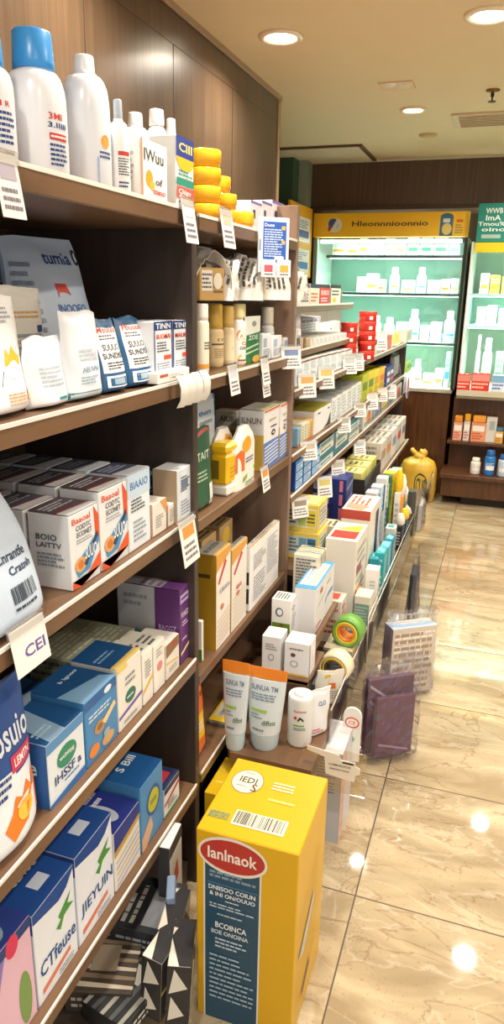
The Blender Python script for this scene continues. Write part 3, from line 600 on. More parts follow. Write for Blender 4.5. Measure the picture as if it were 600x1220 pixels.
box('medicine_box', 'dark blue box lying behind the nearest blue boxes on the fourth shelf', 'medicine box', -.80, S4, 42, 92, 842, .13, '2a5c94', [('T', 'r', 0, 0, 1, 1, M('1f4f88')), ('T', 'e', .5, .5, .3, .2, M('a8c4e0')), ('S', 'r', 0, 0, 1, 1, M('16406e'))])
box('medicine_box', 'blue box behind the green oval and purple striped box', 'medicine box', -.80, S4, 94, 131, 812, .12, '1f4f86', [('T', 'r', 0, 0, 1, 1, M('21548e')), ('T', 'l', .1, .2, .8, .8, 4, M('7ba8d0')), ('T', 'r', 0, .7, 1, 1, M('b8c49c'))])
for i, (a, b, tp, c, extra) in enumerate([(171, 183, 776, 'ece9e0', [('F', 'l', .2, .5, .85, .85, 6, M('8a8f98')), ('F', 'p', [(0, .3), (1, .5), (1, .42), (0, .22)], M('e0b040'))]), (184, 197, 765, 'ebe8e2', [('F', 'e', .5, .5, .26, .1, M('d88a80')), ('F', 'l', .2, .7, .8, .9, 3, M('a8a8a8'))])]):
    box('medicine_box', ['slim white box with yellow wave beside the purple striped box', 'slim white box with a faint pink oval on the fourth shelf'][i], 'medicine box', XG, S4, a, b, tp, .09, c, extra+[('T', 'r', 0, 0, 1, 1, M('d8d6cc')), ('T', 'l', .1, .1, .9, .6, 3, M(TXT))])
box('medicine_box', 'white box with brown top edge before the purple box on the fourth shelf', 'medicine box', XG, S4, 198, 214, 762, .09, 'e8e4dc', [('F', 'p', [(0, 1), (1, 1), (1, .72), (0, .62)], M('8a6a4a')), ('F', 'e', .6, .86, .2, .08, M('a8483c')), ('F', 'l', .2, .15, .8, .3, 2, M('b0a898')), ('F', 'p', [(0, .5), (.9, .36), (.9, .32), (0, .44)], M('e0c060'))])
box('medicine_box', 'purple and grey box at the far end of the fourth shelf', 'medicine box', XG, S4, 215, 225.5, 700, .17, '5e2f72', [('F', 'r', 0, .82, 1, .93, M('b9a8e0')), ('F', 'l', .1, .84, .9, .91, 1, M('5e2f72')), ('F', 't', 'PUNSO', .1, .62, .9, .7, M('e0c8e8')), ('F', 'l', .2, .5, .9, .58, 2, M('e0c8e8')), ('F', 'l', .15, .3, .7, .36, 1, M('d8b0d8')), ('F', 'p', [(0, .16), (1, .24), (1, .2), (0, .12)], M('e0d090')), ('S', 'r', 0, 0, .6, 1, M('b4b8bc')), ('S', 'p', [(0, .1), (.3, .3), (.6, .2), (.6, .3), (.3, .42), (0, .2)], M('6f9c94')), ('S', 'l', .1, .7, .5, .9, 2, M('8a90a0')), ('S', 't', 'BAGGZ', .66, .44, .94, .52, M('c8a8d8')), ('T', 'r', 0, 0, 1, 1, M('b7b2bc')), ('T', 'l', .1, .3, .9, .7, 3, M('7a6a8c')), ('T', 'r', 0, 0, 1, .3, M('7c4a94'))])
for k in range(4):
    boxm('flat_carton', f'flat grey green carton in the stack on the fourth shelf, {ORD[k]} from the bottom', 'carton', -.855+.006*(k % 2), 1.30, S4+k*.0275, .20, .16, .0265, '9aa08c', [('T', 'l', .05, .1, .95, .9, 9, M('c4c8b4')), ('F', 'l', .1, .2, .6, .8, 1, M('4a5048')), ('S', 'l', .1, .2, .8, .8, 1, M('5c6454'))], group='flat cartons stacked on the fourth shelf')
# fifth shelf
box('medicine_box', 'pink box with green leaf cut off by the bottom left corner', 'medicine box', XG, S5, 2, 46, 1118, .12, 'e3b9cc', [('F', 'e', .72, .3, .17, .26, M('7a9a54')), ('F', 'r', 0, .9, 1, 1, M('1d3f7c')), ('F', 'e', .5, .92, .16, .1, M('d8385a')), ('F', 'p', [(0, .5), (.3, .9), (.2, .9), (0, .66)], M('8c7ac0')), ('T', 'r', 0, 0, 1, 1, M('2c3f8c')), ('T', 'e', .4, .4, .25, .3, M('8aa8b8'))])
def wb(label, a, b, tp, t1, t2):
    box('wipes_box', label, 'box', XG, S5, a, b, tp, .16, 'e8ecf4', [('F', 'p', [(0, 1), (1, 1), (1, .98), (.8, .86), (.6, .82), (0, .90)], M('1f4a94')), ('F', 'p', [(.3, .5), (.62, .6), (.56, .66), (.9, .78), (.8, .68), (.95, .62), (.7, .6), (.6, .5), (.5, .56)], M('4f9440')), ('F', 't', t2, .08, .26, .96, .42, M('24508c')), ('F', 'p', [(.1, .14), (.8, .2), (.8, .15), (.1, .08)], M('d9795a')), ('F', 'l', .5, .03, .9, .1, 2, M('8a94a4')), ('T', 'r', 0, 0, 1, 1, M('1f4a94')), ('T', 't', t1, .3, .42, .85, .56, M('e8eef8')), ('T', 't', 'Xp', .3, .6, .55, .7, M('e8eef8')), ('T', 'r', .4, .15, .7, .32, M('c8d4e8')), ('S', 'r', 0, 0, 1, .8, M('cfd9e8')), ('S', 'r', 0, .8, 1, 1, M('1f4a94')), ('S', 'l', .2, .5, .8, .75, 3, M('7a8cb0'))], group='blue and white boxes on the bottom shelf')
wb('blue topped white box with green herb, second from the left on the bottom shelf', 47, 94, 1060, 'GLHOL', 'CTfeuse')
wb('blue topped white box with green herb, third from the left on the bottom shelf', 95, 137, 995, 'LORS', 'JIEYUIN')
box('medicine_box', 'dark blue topped box with gold stripes on the bottom shelf', 'medicine box', XG, S5, 138, 168, 974, .15, 'e9e7e0', [('F', 'p', [(0, 1), (1, 1), (1, .8), (.5, .72), (0, .66)], M('2a3c8c')), ('F', 'p', [(0, .68), (1, .8), (1, .72), (0, .58)], M('c9a03c'))]+[('F', 'p', [(.05, .48-.1*k), (.95, .6-.1*k), (.95, .58-.1*k), (.05, .46-.1*k)], M(['b8a078', '6a7cc0', 'd0a04c', 'b0a898', '8a94c8'][k])) for k in range(5)]+[('T', 'r', 0, 0, 1, 1, M('27358a')), ('T', 'e', .4, .4, .2, .3, M('b8c0d8')), ('T', 'l', .5, .5, .9, .8, 2, M('cfd4e8'))])
box('medicine_box', 'bright blue box with yellow oval emblem on the bottom shelf', 'medicine box', XG, S5, 169, 195, 922, .16, '4f94cc', [('F', 'e', .55, .58, .3, .22, M('2a5c9c')), ('F', 'e', .55, .58, .24, .17, M('c9c83c')), ('F', 'l', .4, .54, .7, .62, 2, M('2a5c6c')), ('F', 'p', [(0, .2), (.4, .4), (.5, .2), (.2, 0), (0, 0)], M('e0b48c')), ('T', 'r', 0, 0, 1, 1, M('1f5a9c')), ('T', 't', 'S Bill', .3, .4, .9, .54, M('dfe9f4')), ('T', 'e', .4, .8, .3, .12, M('8fb4d8'))])
box('medicine_box', 'small white box with dark red top and green foot on the bottom shelf', 'medicine box', XG, S5, 196, 214, 930, .08, 'ece9e6', [('F', 'r', 0, .8, 1, 1, M('26305c')), ('F', 'p', [(0, .5), (1, .76), (1, .64), (0, .4)], M('b83038')), ('F', 'r', 0, 0, 1, .1, M('3f8c54')), ('F', 'l', .2, .2, .8, .45, 3, M(TXT)), ('T', 'r', 0, 0, 1, 1, M('2b3560')), ('T', 'r', .2, .2, .8, .6, M('c84048'))])
# loose goods on the plinth below the bottom shelf
z0 = .07
def loose(name, label, cat, px, py, z, w, d, h, col, ops, rot, fm=None, group='loose packets below the bottom shelf'):
    p = onZ(px, py, z)
    o = boxmesh(w, d, h, col, ops, fm).build(name, None, (p.x, p.y, z), rot); return tag(o, label, cat, group)
zz = [(.2, .2, .2)]
BW = lambda: [('F', 'p', [(0, 0), (.6, 0), (1, .5), (.5, 1), (0, 1)], M('26282c')), ('F', 'p', [(.15, .1), (.5, .1), (.8, .5), (.4, .8)], M('e9e4d8')), ('F', 'r', .0, .45, 1, .5, M('e0d060')), ('S', 'r', 0, 0, 1, 1, M('2a2a2e')), ('S', 'p', [(.1, .1), (.8, .2), (.2, .5)], M('e4e0d4')), ('S', 'p', [(.1, .55), (.9, .65), (.3, .95)], M('e4e0d4')), ('T', 'r', 0, 0, 1, .5, M('2a2a2e')), ('T', 'p', [(0, .5), (1, .5), (.6, 1)], M('2a2a2e'))]
for i, (px, py, z, rz) in enumerate([(205, 1150, .16, .2), (196, 1185, .12, -.1), (214, 1192, .12, .3)]):
    loose('sachet_box', f'black and white striped sachet box below the bottom shelf, {["upper", "lower left", "lower right"][i]} one', 'box', px, py, z0, .12, .05, .17, 'e9e4d8', BW(), (0, .05, rz))
loose('sachet_box', 'white packet with red heart print leaning below the bottom shelf', 'box', 204, 1090, z0, .09, .03, .25, 'e6e6ea', [('F', 'r', 0, .86, 1, 1, M('2a2c34')), ('F', 'p', [(.3, .4), (.7, .5), (.6, .7), (.35, .62)], M('c83848')), ('F', 't', 'OMKF', .25, .2, .85, .32, M('30343c')), ('S', 'r', 0, 0, 1, 1, M('3a3c40'))], (0, 0, .1))
loose('sachet_box', 'dark box with silver dotted top lying behind the red heart packet', 'box', 180, 1115, z0, .16, .14, .10, '30343c', [('T', 'r', .1, .1, .9, .5, M('8c9098')), ('T', 'l', .1, .6, .9, .9, 2, M('b8b8b0')), ('S', 'l', .1, .3, .9, .8, 3, M('a8b0b8'))], (0, 0, .1))
loose('blister_pack', 'clear blue blister packet standing beside the divider below the bottom shelf', 'blister pack', 214, 1130, z0, .07, .02, .19, '8fa6c8', [('F', 'e', .5, .6, .34, .24, M('6a8ac0')), ('F', 'e', .5, .6, .2, .14, M('c8d8ec')), ('F', 'l', .2, .1, .8, .25, 2, M(W_))], (0, -.1, .4))
loose('sachet_box', 'brown and silver ribbed packet lying at the back below the bottom shelf', 'box', 128, 1165, z0, .17, .15, .06, '4b423a', [('T', 'p', [(.05+.13*k, 0), (.1+.13*k, 0), (.16+.13*k, 1), (.08+.13*k, 1)], M(['c9bfae', '8a7a68'][k % 2])) for k in range(7)]+[('T', 'r', .3, .3, .7, .7, M('a89a88')), ('S', 'l', .1, .2, .9, .8, 2, M('c9bfae'))], (0, 0, .3))
loose('sachet_box', 'grey and black banded packet at the bottom edge left of the striped boxes', 'box', 150, 1196, z0, .15, .12, .05, '2c2e30', [('T', 'p', [(0, .08+.2*k), (1, .0+.2*k), (1, .1+.2*k), (0, .16+.2*k)], M(['9c9c94', '55585c'][k % 2])) for k in range(5)]+[('T', 'r', .6, .3, .9, .6, M('c8c4b8')), ('F', 'l', .1, .2, .9, .8, 2, M('d8d4c8'))], (0, 0, -.2))
# ------------------------------------------------------------------ goods, second bay
def box2(name, label, cat, X, z, ps, p0, p1, ptop, col, ops, fm=None, group=None, rz=0):
    y0 = Ycol(p0, X, z); xb = Xcol(ps, y0, z)
    return box(name, label, cat, X, z, p0, p1, ptop, max(.02, X-xb), col, ops, fm, group, rz)
# yellow jars on top
g = 'yellow lidded tubs on top of the second bay'
def tub(label, px, X, z, r, h, col='f3b81c'):
    y = Ycol(px, X, z); t = thing('round_tub', label, 'tub', (X, y, z+.0005), group=g)
    a = MB(); a.lathe([(r*.8, 0), (r*.93, .002), (r*.95, h*.45)], M('e8a818', .3), 26); a.build('tub_base', t)
    a = MB(); a.lathe([(r*.96, h*.3), (r, h*.34), (r, h*.88), (r*.95, h*.97), (r*.8, h-.0006)], M(col, .25), 26); a.build('lid', t)
for k in range(4): tub(f'big yellow round tub in the nearest stack on the second bay, {ORD[k]} from the bottom', 245, -.70, T1+k*.0385, .036, .038)
for k in range(3): tub(f'yellow round tub in the stack just behind the nearest one, {ORD[k]} from the bottom', 258, -.735, T1+k*.04, .036, .0395)
for k in range(2): tub(f'small yellow tub in the low pair beyond the two stacks, {["lower", "upper"][k]} one', 268, -.69, T1+k*.036, .029, .0355)
tub('single yellow tub lying furthest along the top of the second bay', 286, -.70, T1, .036, .045)
for k, (a, b) in enumerate([(298, 311), (311, 323), (323, 337)]):
    box('medicine_box', f'lilac edged white box behind the blue poster, {ORD[k]} from the left', 'medicine box', -.72, T1, a, b, 241, .06, 'e8e6f0', [('F', 'r', 0, .93, 1, 1, M('8a6ab8')), ('F', 'r', .2, .5, .4, .75, M('3a3c50')), ('T', 'r', .1, .1, .9, .9, M('a890c8'))], group='lilac edged boxes on top of the second bay')
# poster
PL = (-.642, 1.90); tt_ = 0
while proj(PL[0]+tt_, PL[1]+tt_, 1.7)[0] < 342: tt_ += .002
pw = tt_*math.sqrt(2)/2; PM = (PL[0]+tt_/2, PL[1]+tt_/2); pz1 = Zrow(259, *PM); pz0 = Zrow(325, *PM); ph_ = (pz1-pz0)/2
t = thing('poster', 'blue printed poster card hung at an angle from the top edge of the second bay', 'poster', (PM[0], PM[1], (pz0+pz1)/2), (0, 0, math.pi/4))
a = MB(); a.rbox(-pw, -.004, -ph_, pw, .004, ph_, M('dfe6f0'), .001); a.build('backing', t)
s = lambda u, v: (Vector((-pw+2*pw*u, -.004, -ph_+2*ph_*v)), Vector((0, -1, 0)))
a = MB(); a.rect(s, .14, .2, .9, .92, '2a5cb4'); a.text(s, 'Duos', .18, .83, .5, .89, M('e8eef8')); a.lines(s, .18, .28, .8, .8, 12, M('c8d8f0'))
for u, v in ((.74, .78), (.74, .52)): a.rect(s, u, v, u+.12, v+.07, 'e0b060')
a.rect(s, .52, .24, .82, .3, 'e8eef8'); a.rect(s, .03, .4, .06, .6, '2b3a50'); a.build('print', t)
for k, u in enumerate((.3, .82)):
    o = boxmesh(.004, .042, .045, 'eeeeee', [('S', 'r', .2, .3, .8, .7, M(['c05a6a', 'e0a848'][k])), ('S', 'l', .2, .1, .8, .25, 1, M(TXT))]).build('price_tag', None, (PL[0]+tt_*u+.006, PL[1]+tt_*u-.006, pz0-.012), (0, 0, math.pi/4))
    tag(o, ['small white tag with a red mark under the blue poster', 'small white tag with an orange mark under the blue poster'][k], 'price tag')
box('medicine_box', 'cream box with black emblem directly behind the top of the dark divider', 'medicine box', -.83, 1.5785, 236, 252, 272, .05, 'efe6dc', [('F', 'e', .45, .7, .35, .12, M('26221f')), ('F', 'r', .1, .48, .8, .64, M('26221f')), ('F', 't', 'XN', .2, .5, .7, .6, M(W_)), ('F', 'l', .1, .1, .8, .2, 2, M('b8a898'))])
# crumpled paper packs on the glass shelf
g = 'crumpled paper packs on the glass shelf'
PK = [(236, 262, 318, 'c8a060', 'first'), (252, 278, 322, 'd8b070', 'second'), (268, 288, 318, 'c89858', 'third'), (282, 300, 324, 'e4ddd0', 'fourth'), (294, 312, 322, 'd8c8b8', 'fifth'), (306, 322, 328, 'ddd6cc', 'sixth'), (316, 334, 330, 'e6dccc', 'seventh'), (328, 346, 332, 'e0d8d0', 'eighth')]
PK0 = [(244, 272, 320, 'd8b070', 'first'), (270, 292, 323, 'c89858', 'second'), (288, 306, 326, 'e4ddd0', 'third'), (304, 320, 330, 'ddd6cc', 'fourth'), (318, 334, 333, 'e6dccc', 'fifth'), (330, 347, 336, 'e0d8d0', 'sixth')]
AR = [(-.71, 242, .15, .105, -.55, 'c8a060'), (-.69, 262, .13, .10, .35, 'e8e0d0'), (-.72, 280, .13, .11, -.5, 'd0964c'), (-.68, 297, .12, .095, .3, 'e4ddd0'), (-.71, 312, .13, .11, -.4, 'e8dccc'), (-.68, 326, .13, .10, .35, 'ddd6cc'), (-.72, 338, .13, .11, -.3, 'e6dccc'), (-.68, 348, .10, .085, .2, 'e0d8d0')]
for i, (X, pc, w_, h_, rz, ac) in enumerate(AR):
    y = Ycol(pc, X, 1.5785); R = random.Random(90+i); w_ *= .8; t = thing('paper_pack', f'crumpled arched paper pack on the glass shelf, {ORD[i]} from the left', 'pack', (X, y, 1.579), (0, 0, rz), g)
    na, nx = 18, 5; jit = [[R.uniform(-.004, .004) for _ in range(nx+1)] for _ in range(na+1)]
    def ap(u, v, o=0.0):
        a_ = math.pi*(1-u); k = jit[min(na, int(u*na+.5))][min(nx, int(v*nx+.5))]
        return Vector((-.04+.08*v+.008*math.sin(3*a_+i), math.cos(a_)*(w_/2+k+o), math.sin(a_)**.7*(h_+k*1.5+.012*math.sin(4*a_+2*i+3*v))*(1+o*5)))
    m_ = MB()
    for o in (0, -.0025): m_.add([ap(k/na, j/nx, o) for k in range(na+1) for j in range(nx+1)], [(k*(nx+1)+j, k*(nx+1)+j+1, (k+1)*(nx+1)+j+1, (k+1)*(nx+1)+j) for k in range(na) for j in range(nx)], 'e9e5de')
    for j in (0, 1): m_.add([ap(k/na, j, 0) for k in range(na+1)]+[ap(k/na, j, -.0025) for k in range(na, -1, -1)], [(k, k+1, 2*na-k, 2*na+1-k) for k in range(na)], 'e9e5de')
    m_.build('paper_wrap', t)
    ib = boxmesh(w_*.62, .074, h_*.72, ac, [('F', 'r', .08, .3, .5, .92, M('f0ece4')), ('F', 'l', .1, .35, .48, .85, 4, M('5a5450')), ('F', 'l', .55, .2, .95, .8, 4, M('7a6a50')), ('F', 'e', .72, .6, .18, .25, M('efe6d4'))]); ib.build('inner_box', t)
    sfp = lambda u, v: (ap(u, v)+Vector((0, math.cos(math.pi*(1-u)), math.sin(math.pi*(1-u))))*.003, Vector((0, math.cos(math.pi*(1-u)), math.sin(math.pi*(1-u)))))
    m_ = MB(); m_.lines(sfp, .08, .15, .4, .85, 4, M('4f4a46')); m_.lines(sfp, .62, .15, .9, .85, 4, M('4f4a46')); m_.build('paper_print', t)
# T2 shelf jars and boxes
def jar(label, pc, X, z, wpx, pbody, ptop, col, cap, ops, lab=None, g='jars and bottles on the upper shelf of the second bay', neck=.8, capf=.9, sh=.12, name='supplement_jar'):
    y = Ycol(pc, X, z); dist = CF.dot(Vector((X, y, z-EYE))); r = wpx/2/FOC*dist
    hb = Zrow(pbody, X, y)-z; hc = Zrow(ptop, X, y)-z-hb
    return bottle(name, label, X, y, z, r, hb, r*neck, r*capf, hc, col, cap, ops, lab, shoulder=sh, group=g, cat='jar', a=(-1.9, .9), taper=.98)
GL = M('d8a93c', .22, .35)
jar('white bottle with yellow foot just behind the dark divider on the upper shelf', 240, -.70, T2, 18, 382, 362, 'f4ecd8', 'f4efe4', [('F', 'l', .4, .5, .9, .7, 3, M(TXT)), ('F', 'r', 0, .05, 1, .15, M('e8a040'))])
jar('gold lidded amber jar with cream label reading OI', 254, -.74, T2, 24, 392, 362, 'ecd2a0', 'd0a848', [('F', 't', 'OI', .4, .78, .7, .92, M(TXT)), ('F', 'r', .2, .66, .9, .72, M('6a5240')), ('F', 'l', .3, .2, .9, .55, 5, M('9a8468'))], 'efd7a4')
jar('gold lidded pale amber jar second from the divider', 271, -.73, T2, 22, 390, 364, 'efdcb4', 'e0bc68', [('F', 'e', .6, .45, .2, .12, M('f0c050'))], 'f2e2bc')
jar('white bottle with orange roundel and red lettering on the upper shelf', 284, -.70, T2, 17, 381, 362, 'f6f3ee', 'e8d8a0', [('F', 'e', .55, .76, .42, .2, M('e8822c')), ('F', 'e', .55, .72, .26, .09, M('f2b070')), ('F', 't', 'CA', .4, .48, .85, .58, M('d8482c')), ('F', 'l', .3, .34, .9, .44, 2, M(TXT)), ('F', 'e', .6, .1, .4, .14, M('e8c83c')), ('F', 'r', .2, .02, 1, .06, M('7a3a5a'))])
box2('medicine_box', 'dark green box with white top panel on the upper shelf', 'medicine box', XG-.01, T2, 284, 290, 309, 366, '1f7a46', [('F', 'p', [(0, 1), (1, 1), (1, .66), (0, .60)], M('e9ece6')), ('F', 'e', .6, .84, .14, .06, M('8a9088')), ('F', 't', 'ZOE', .25, .5, .85, .6, M('e9ece6')), ('F', 'p', [(.1, .34), (.9, .42), (.9, .38), (.1, .3)], M('cfe0b8')), ('F', 'p', [(.1, .24), (.9, .3), (.9, .27), (.1, .2)], M('cfe0b8')), ('F', 'e', .75, .08, .25, .08, M('e8c050')), ('S', 'r', 0, .9, 1, 1, M('2a5a3a'))])
for i, (pc, wd, lb, tp) in enumerate([(317, 17, 388, 366), (333, 17, 390, 368), (349, 17, 391, 371)]):
    jar(['white jar with small blue panel right of the green box', 'white jar with grey lettering, middle of the three right of the green box', 'white jar furthest from the green box on the upper shelf'][i], pc, -.735, T2, wd, lb, tp, 'f2f2f0', ['e2dcc8', 'd8dcc0', 'e0e2e2'][i], [('F', 'r', .4, .3, .9, .8, M(['a8bcd8', 'd8dce2', 'cfd8e0'][i])), ('F', 'l', .4, .35, .85, .75, 6, M('6a7890'))], 'f4f5f6')
for i, (a_, b_) in enumerate([(312, 322), (324, 335), (337, 347)]):
    box('medicine_box', f'slim white box with faint blue print before the white jars, {ORD[i]} from the left', 'medicine box', XG, T2, a_, b_, 398+i*2, .03, 'eceff2', [('F', 'r', .1, .5, .5, .85, M('a8b8d4')), ('F', 'l', .1, .1, .9, .45, 5, M('8a98a8'))], group='slim white boxes before the jars')
# T3
pouch('foil_pouch', 'green pouch with white lettering just behind the dark divider', 'pouch', XG, T3, 233, 259, 513, .05, '2f5c44', [('F', 't', 'ITAIT', .2, .62, .8, .72, M('c8d8c8')), ('F', 'l', .2, .36, .8, .5, 3, M('a8c0a8')), ('F', 'r', 0, .93, 1, .97, M('a83838')), ('F', 'r', .65, .04, .95, .3, M('dfe4dc'))], 61, None)
pouch('foil_pouch', 'white pouch lettered thors with blue edge behind the green pouch', 'pouch', -.76, T3, 238, 262, 474, .04, 'dde6ee', [('F', 't', 'thors', .15, .8, .7, .86, M(BL)), ('F', 't', 'OUOUOO', .15, .7, .75, .74, M(TXT)), ('F', 'r', .92, 0, 1, 1, M('3a8ac4'))], 62, None)
boxm('carton', 'grey carton with plain white front panel under the price tags of the upper shelf', 'carton', -.86, 1.86, T3, .20, .12, .285, 'a39a8e', [('S', 'r', 0, 0, .02, 1, M('6a625a')), ('F', 'r', .1, .2, .95, .98, M('dfe0de')), ('S', 'r', .05, .45, .4, .5, M('3a3c40'))])
YB = 'd8b24c'
box2('supplement_box', 'grey topped yellow fronted box at the back of the middle shelf, lettered AIUII', 'box', -.80, T3, 256, 281, 289, 489, 'd9d4c8', [('S', 'r', 0, 0, 1, .62, M(YB)), ('S', 't', 'AIUII', .2, .78, .85, .9, M('6a6458')), ('T', 'r', .8, 0, 1, 1, M('c8343c'))], group='grey and yellow boxes on the middle shelf')
for i, (ps, a_, b_, tp) in enumerate([(284, 313, 331, 486), (331, 332, 341, 481), (349, 341.5, 347.5, 478)]):
    box2('supplement_box', ['white blue striped box with grey and yellow side, nearest of three on the middle shelf', 'white blue striped box, middle of three on the middle shelf', 'white blue striped box, furthest of three and half behind the panel'][i], 'box', XG+.006, T3, ps if i == 0 else a_-16, a_, b_, tp, 'e8e8ea', [('F', 'r', 0, 0, 1, .46, M('5f83c4'))]+[('F', 'p', [(.05, .38-.06*k), (.95, .42-.06*k), (.95, .395-.06*k), (.05, .355-.06*k)], M('dfe6f4')) for k in range(6)]+[('F', 'e', .6, .58, .13, .05, M('2b2b30')), ('F', 'e', .6, .58, .06, .022, M('e8e8ea')), ('F', 'r', .4, .68, .8, .70, M('2b2b30')), ('F', 'l', .3, .78, .8, .84, 1, M('b0a890')), ('S', 'r', 0, 0, 1, .6, M(YB)), ('S', 't', 'ILNUN', .1, .78, .9, .88, M('7a7468')), ('F', 'r', 0, .97, 1, 1, M('d8583c')), ('T', 'r', 0, 0, 1, 1, M('b4b4ac')), ('T', 'l', .1, .2, .9, .6, 3, M('7a8048')), ('T', 'r', 0, .0, 1, .2, M('c8cc90'))], group='blue striped boxes on the middle shelf')
# rounded bottles
def rbottle(label, p0, p1, ptop, X, z, col, ops, d=.03, seed=1, name='shampoo_bottle', grp=None, bow=0):
    def colf(u, v): return None
    y0, y1 = Ycol(p0, X, z), Ycol(p1, X, z); h = Zrow(ptop, X, (y0+y1)/2)-z; w = y1-y0
    t = thing(name, label, 'bottle', (X-d/2, (y0+y1)/2, z+.0005), group=grp)
    def hw(v): return w/2*(1 if v < .62 else max(.25, math.cos((v-.62)/.38*1.25)))
    def pos(u, v, s): return Vector((s*(d/2*(1-(abs(2*u-1))**3)**.5*(1 if v < .9 else .8)+.0005), (2*u-1)*hw(v), v*h))
    def surf(u, v): return pos(u, v, 1), Vector((1, 0, 0))
    surf.curved = 1; m_ = MB(); nu, nv = 14, 20
    for s_ in (1, -1): m_.add([pos(i/nu, j/nv, s_) for j in range(nv+1) for i in range(nu+1)], [(j*(nu+1)+i, j*(nu+1)+i+1, (j+1)*(nu+1)+i+1, (j+1)*(nu+1)+i)[::s_] for j in range(nv) for i in range(nu)], col, True)
    for v in (0, 1): m_.add([pos(i/nu, v, 1) for i in range(nu+1)]+[pos(i/nu, v, -1) for i in range(nu, -1, -1)], [tuple(range(2*nu+2))], col)
    m_.build('body', t); m_ = MB(); m_.layer = 8; deco(m_, {'F': surf}, ops); m_.build('printed_label', t); return t
rbottle('white round shouldered bottle with orange roundel behind the yellow flip cap bottle', 258, 281, 510, -.70, T3, 'ece9e2', [('F', 'e', .5, .78, .2, .13, M('efa42c')), ('F', 'p', [(.1, .4), (.9, .5), (.9, .62), (.1, .58)], M('dcdcd4')), ('F', 'l', .2, .45, .8, .58, 2, M('5a6058')), ('F', 'p', [(.1, .1), (.9, .2), (.9, .3), (.1, .24)], M('c84a28'))])
rbottle('white round shouldered bottle with orange oval and green foot on the middle shelf', 281, 306, 508, -.655, T3, 'ecebe4', [('F', 'e', .45, .72, .2, .13, M('efa42c')), ('F', 'p', [(.05, .3), (.35, .3), (.35, .6), (.2, .66), (.05, .6)], M('e0702c')), ('F', 'l', .4, .4, .9, .5, 2, M('4a5a80')), ('F', 'p', [(.3, .1), (.9, .24), (.9, .3), (.3, .18)], M('8fb040')), ('F', 'l', .4, .02, .9, .1, 2, M('5a7a50'))])
t = thing('flip_cap_bottle', 'yellow bottle with white foot and square yellow cap at the middle shelf edge', 'bottle', (-.69, Ycol(266, -.69, T3), T3+.0005))
B(-.028, -.036, 0, .028, .036, .03, M('eeeae0'), .006).build('foot', t)
a = B(-.027, -.035, .0305, .027, .035, .115, M('f2c21c', .3), .008); fr = frames(.07, .054, .115); deco(a, fr, [('S', 'r', .15, .4, .5, .85, M('7a6a1c')), ('F', 'l', .2, .4, .8, .7, 3, M('d8a010'))]); a.build('body', t)
B(-.029, -.037, .1155, .029, .037, .145, M('f6cc24', .25), .01).build('cap', t)
# T4 gold boxes
def goldbox(label, ps, a_, b_, tp, side, extra):
    return box2('supplement_box', label, 'box', XG+.01, T4, ps, a_, b_, tp, 'e9e5de', [('S', 'r', 0, 0, 1, 1, M(side)), ('S', 'r', .02, .76, .7, .8, M('4a3c18')), ('F', 'p', [(0, 1), (1, 1), (1, .94), (0, .82)], M('d99a3c')), ('F', 'p', [(.1, .7), (.6, .9), (.7, .86), (.2, .68)], M('c8483c')), ('F', 'e', .4, .42, .12, .03, M('c8785c')), ('T', 'r', 0, 0, 1, 1, M('a8a6a0')), ('T', 't', 'BUNZII', .1, .5, .9, .75, M('3a3c40')), ('T', 'r', 0, .0, 1, .2, M('d8b060'))]+extra, group='tall supplement boxes on the lower shelf of the second bay')
LN = lambda c, n=5: [('F', 'p', [(.05, .04+.05*k), (.95, .10+.05*k), (.95, .11+.05*k), (.05, .05+.05*k)], M(c)) for k in range(n)]
goldbox('tall box with glossy gold side, nearest on the lower shelf of the second bay', 233, 257, 274, 655, 'a8821c', LN('cba676', 6)+[('F', 't', 'Ublsln', .2, .58, .9, .63, M('8a90a8'))])
goldbox('tall white box with small orange ring beside the gold sided box', 273, 275, 293, 648, 'b89a48', LN('c8b088', 8)+[('F', 't', 'BI', .3, .48, .6, .53, M('c8583c'))])
box2('supplement_box', 'broad white box with black edge blocks and orange top on the lower shelf', 'box', XG+.012, T4, 291, 297, 331, 636, 'ecebea', [('S', 'r', .3, .12, .8, .36, M('26272b')), ('S', 'r', .3, .42, .8, .62, M('26272b')), ('F', 'l', .1, .6, .5, .85, 8, M('9a9ca4')), ('F', 'l', .55, .3, .95, .9, 14, M('a4a6ae')), ('F', 'l', .1, .1, .5, .5, 8, M('a4a6ae')), ('T', 'r', 0, 0, 1, 1, M('b8b8b4')), ('T', 't', 'IUDGOIA', .15, .5, .85, .75, M('3a3c40')), ('T', 'r', 0, 0, 1, .22, M('e09a38'))])
for i, (px, X, c, c2) in enumerate([(1.70, -.80, 'd8c88c', '7a9a4c'), (1.84, -.80, 'c8a878', 'e07a2c'), (1.98, -.80, 'b89a6c', 'd8b848')]):
    boxm('medicine_box', 'small %s box at the back above the tall supplement boxes' % ['green and yellow', 'orange spotted brown', 'yellow topped brown'][i], 'medicine box', X, px, T4, .11, .09, .27, c, [('F', 'e', .5, .85, .3, .1, M(c2)), ('F', 'l', .1, .6, .9, .75, 3, M(TXT)), ('T', 'l', .1, .1, .9, .9, 4, M('5a5040')), ('S', 'e', .5, .87, .3, .08, M(c2)), ('S', 'l', .1, .65, .9, .78, 3, M(TXT))], group='small boxes at the back of the lower shelf')
boxm('leaflet_box', 'slim white leaflet box with green foot beside the gold sided box', 'box', -.70, 1.60, T4, .012, .05, .12, 'e6e8e0', [('S', 'r', 0, 0, 1, .3, M('5f8c3c')), ('S', 'l', .2, .1, .8, .2, 1, M(W_))])
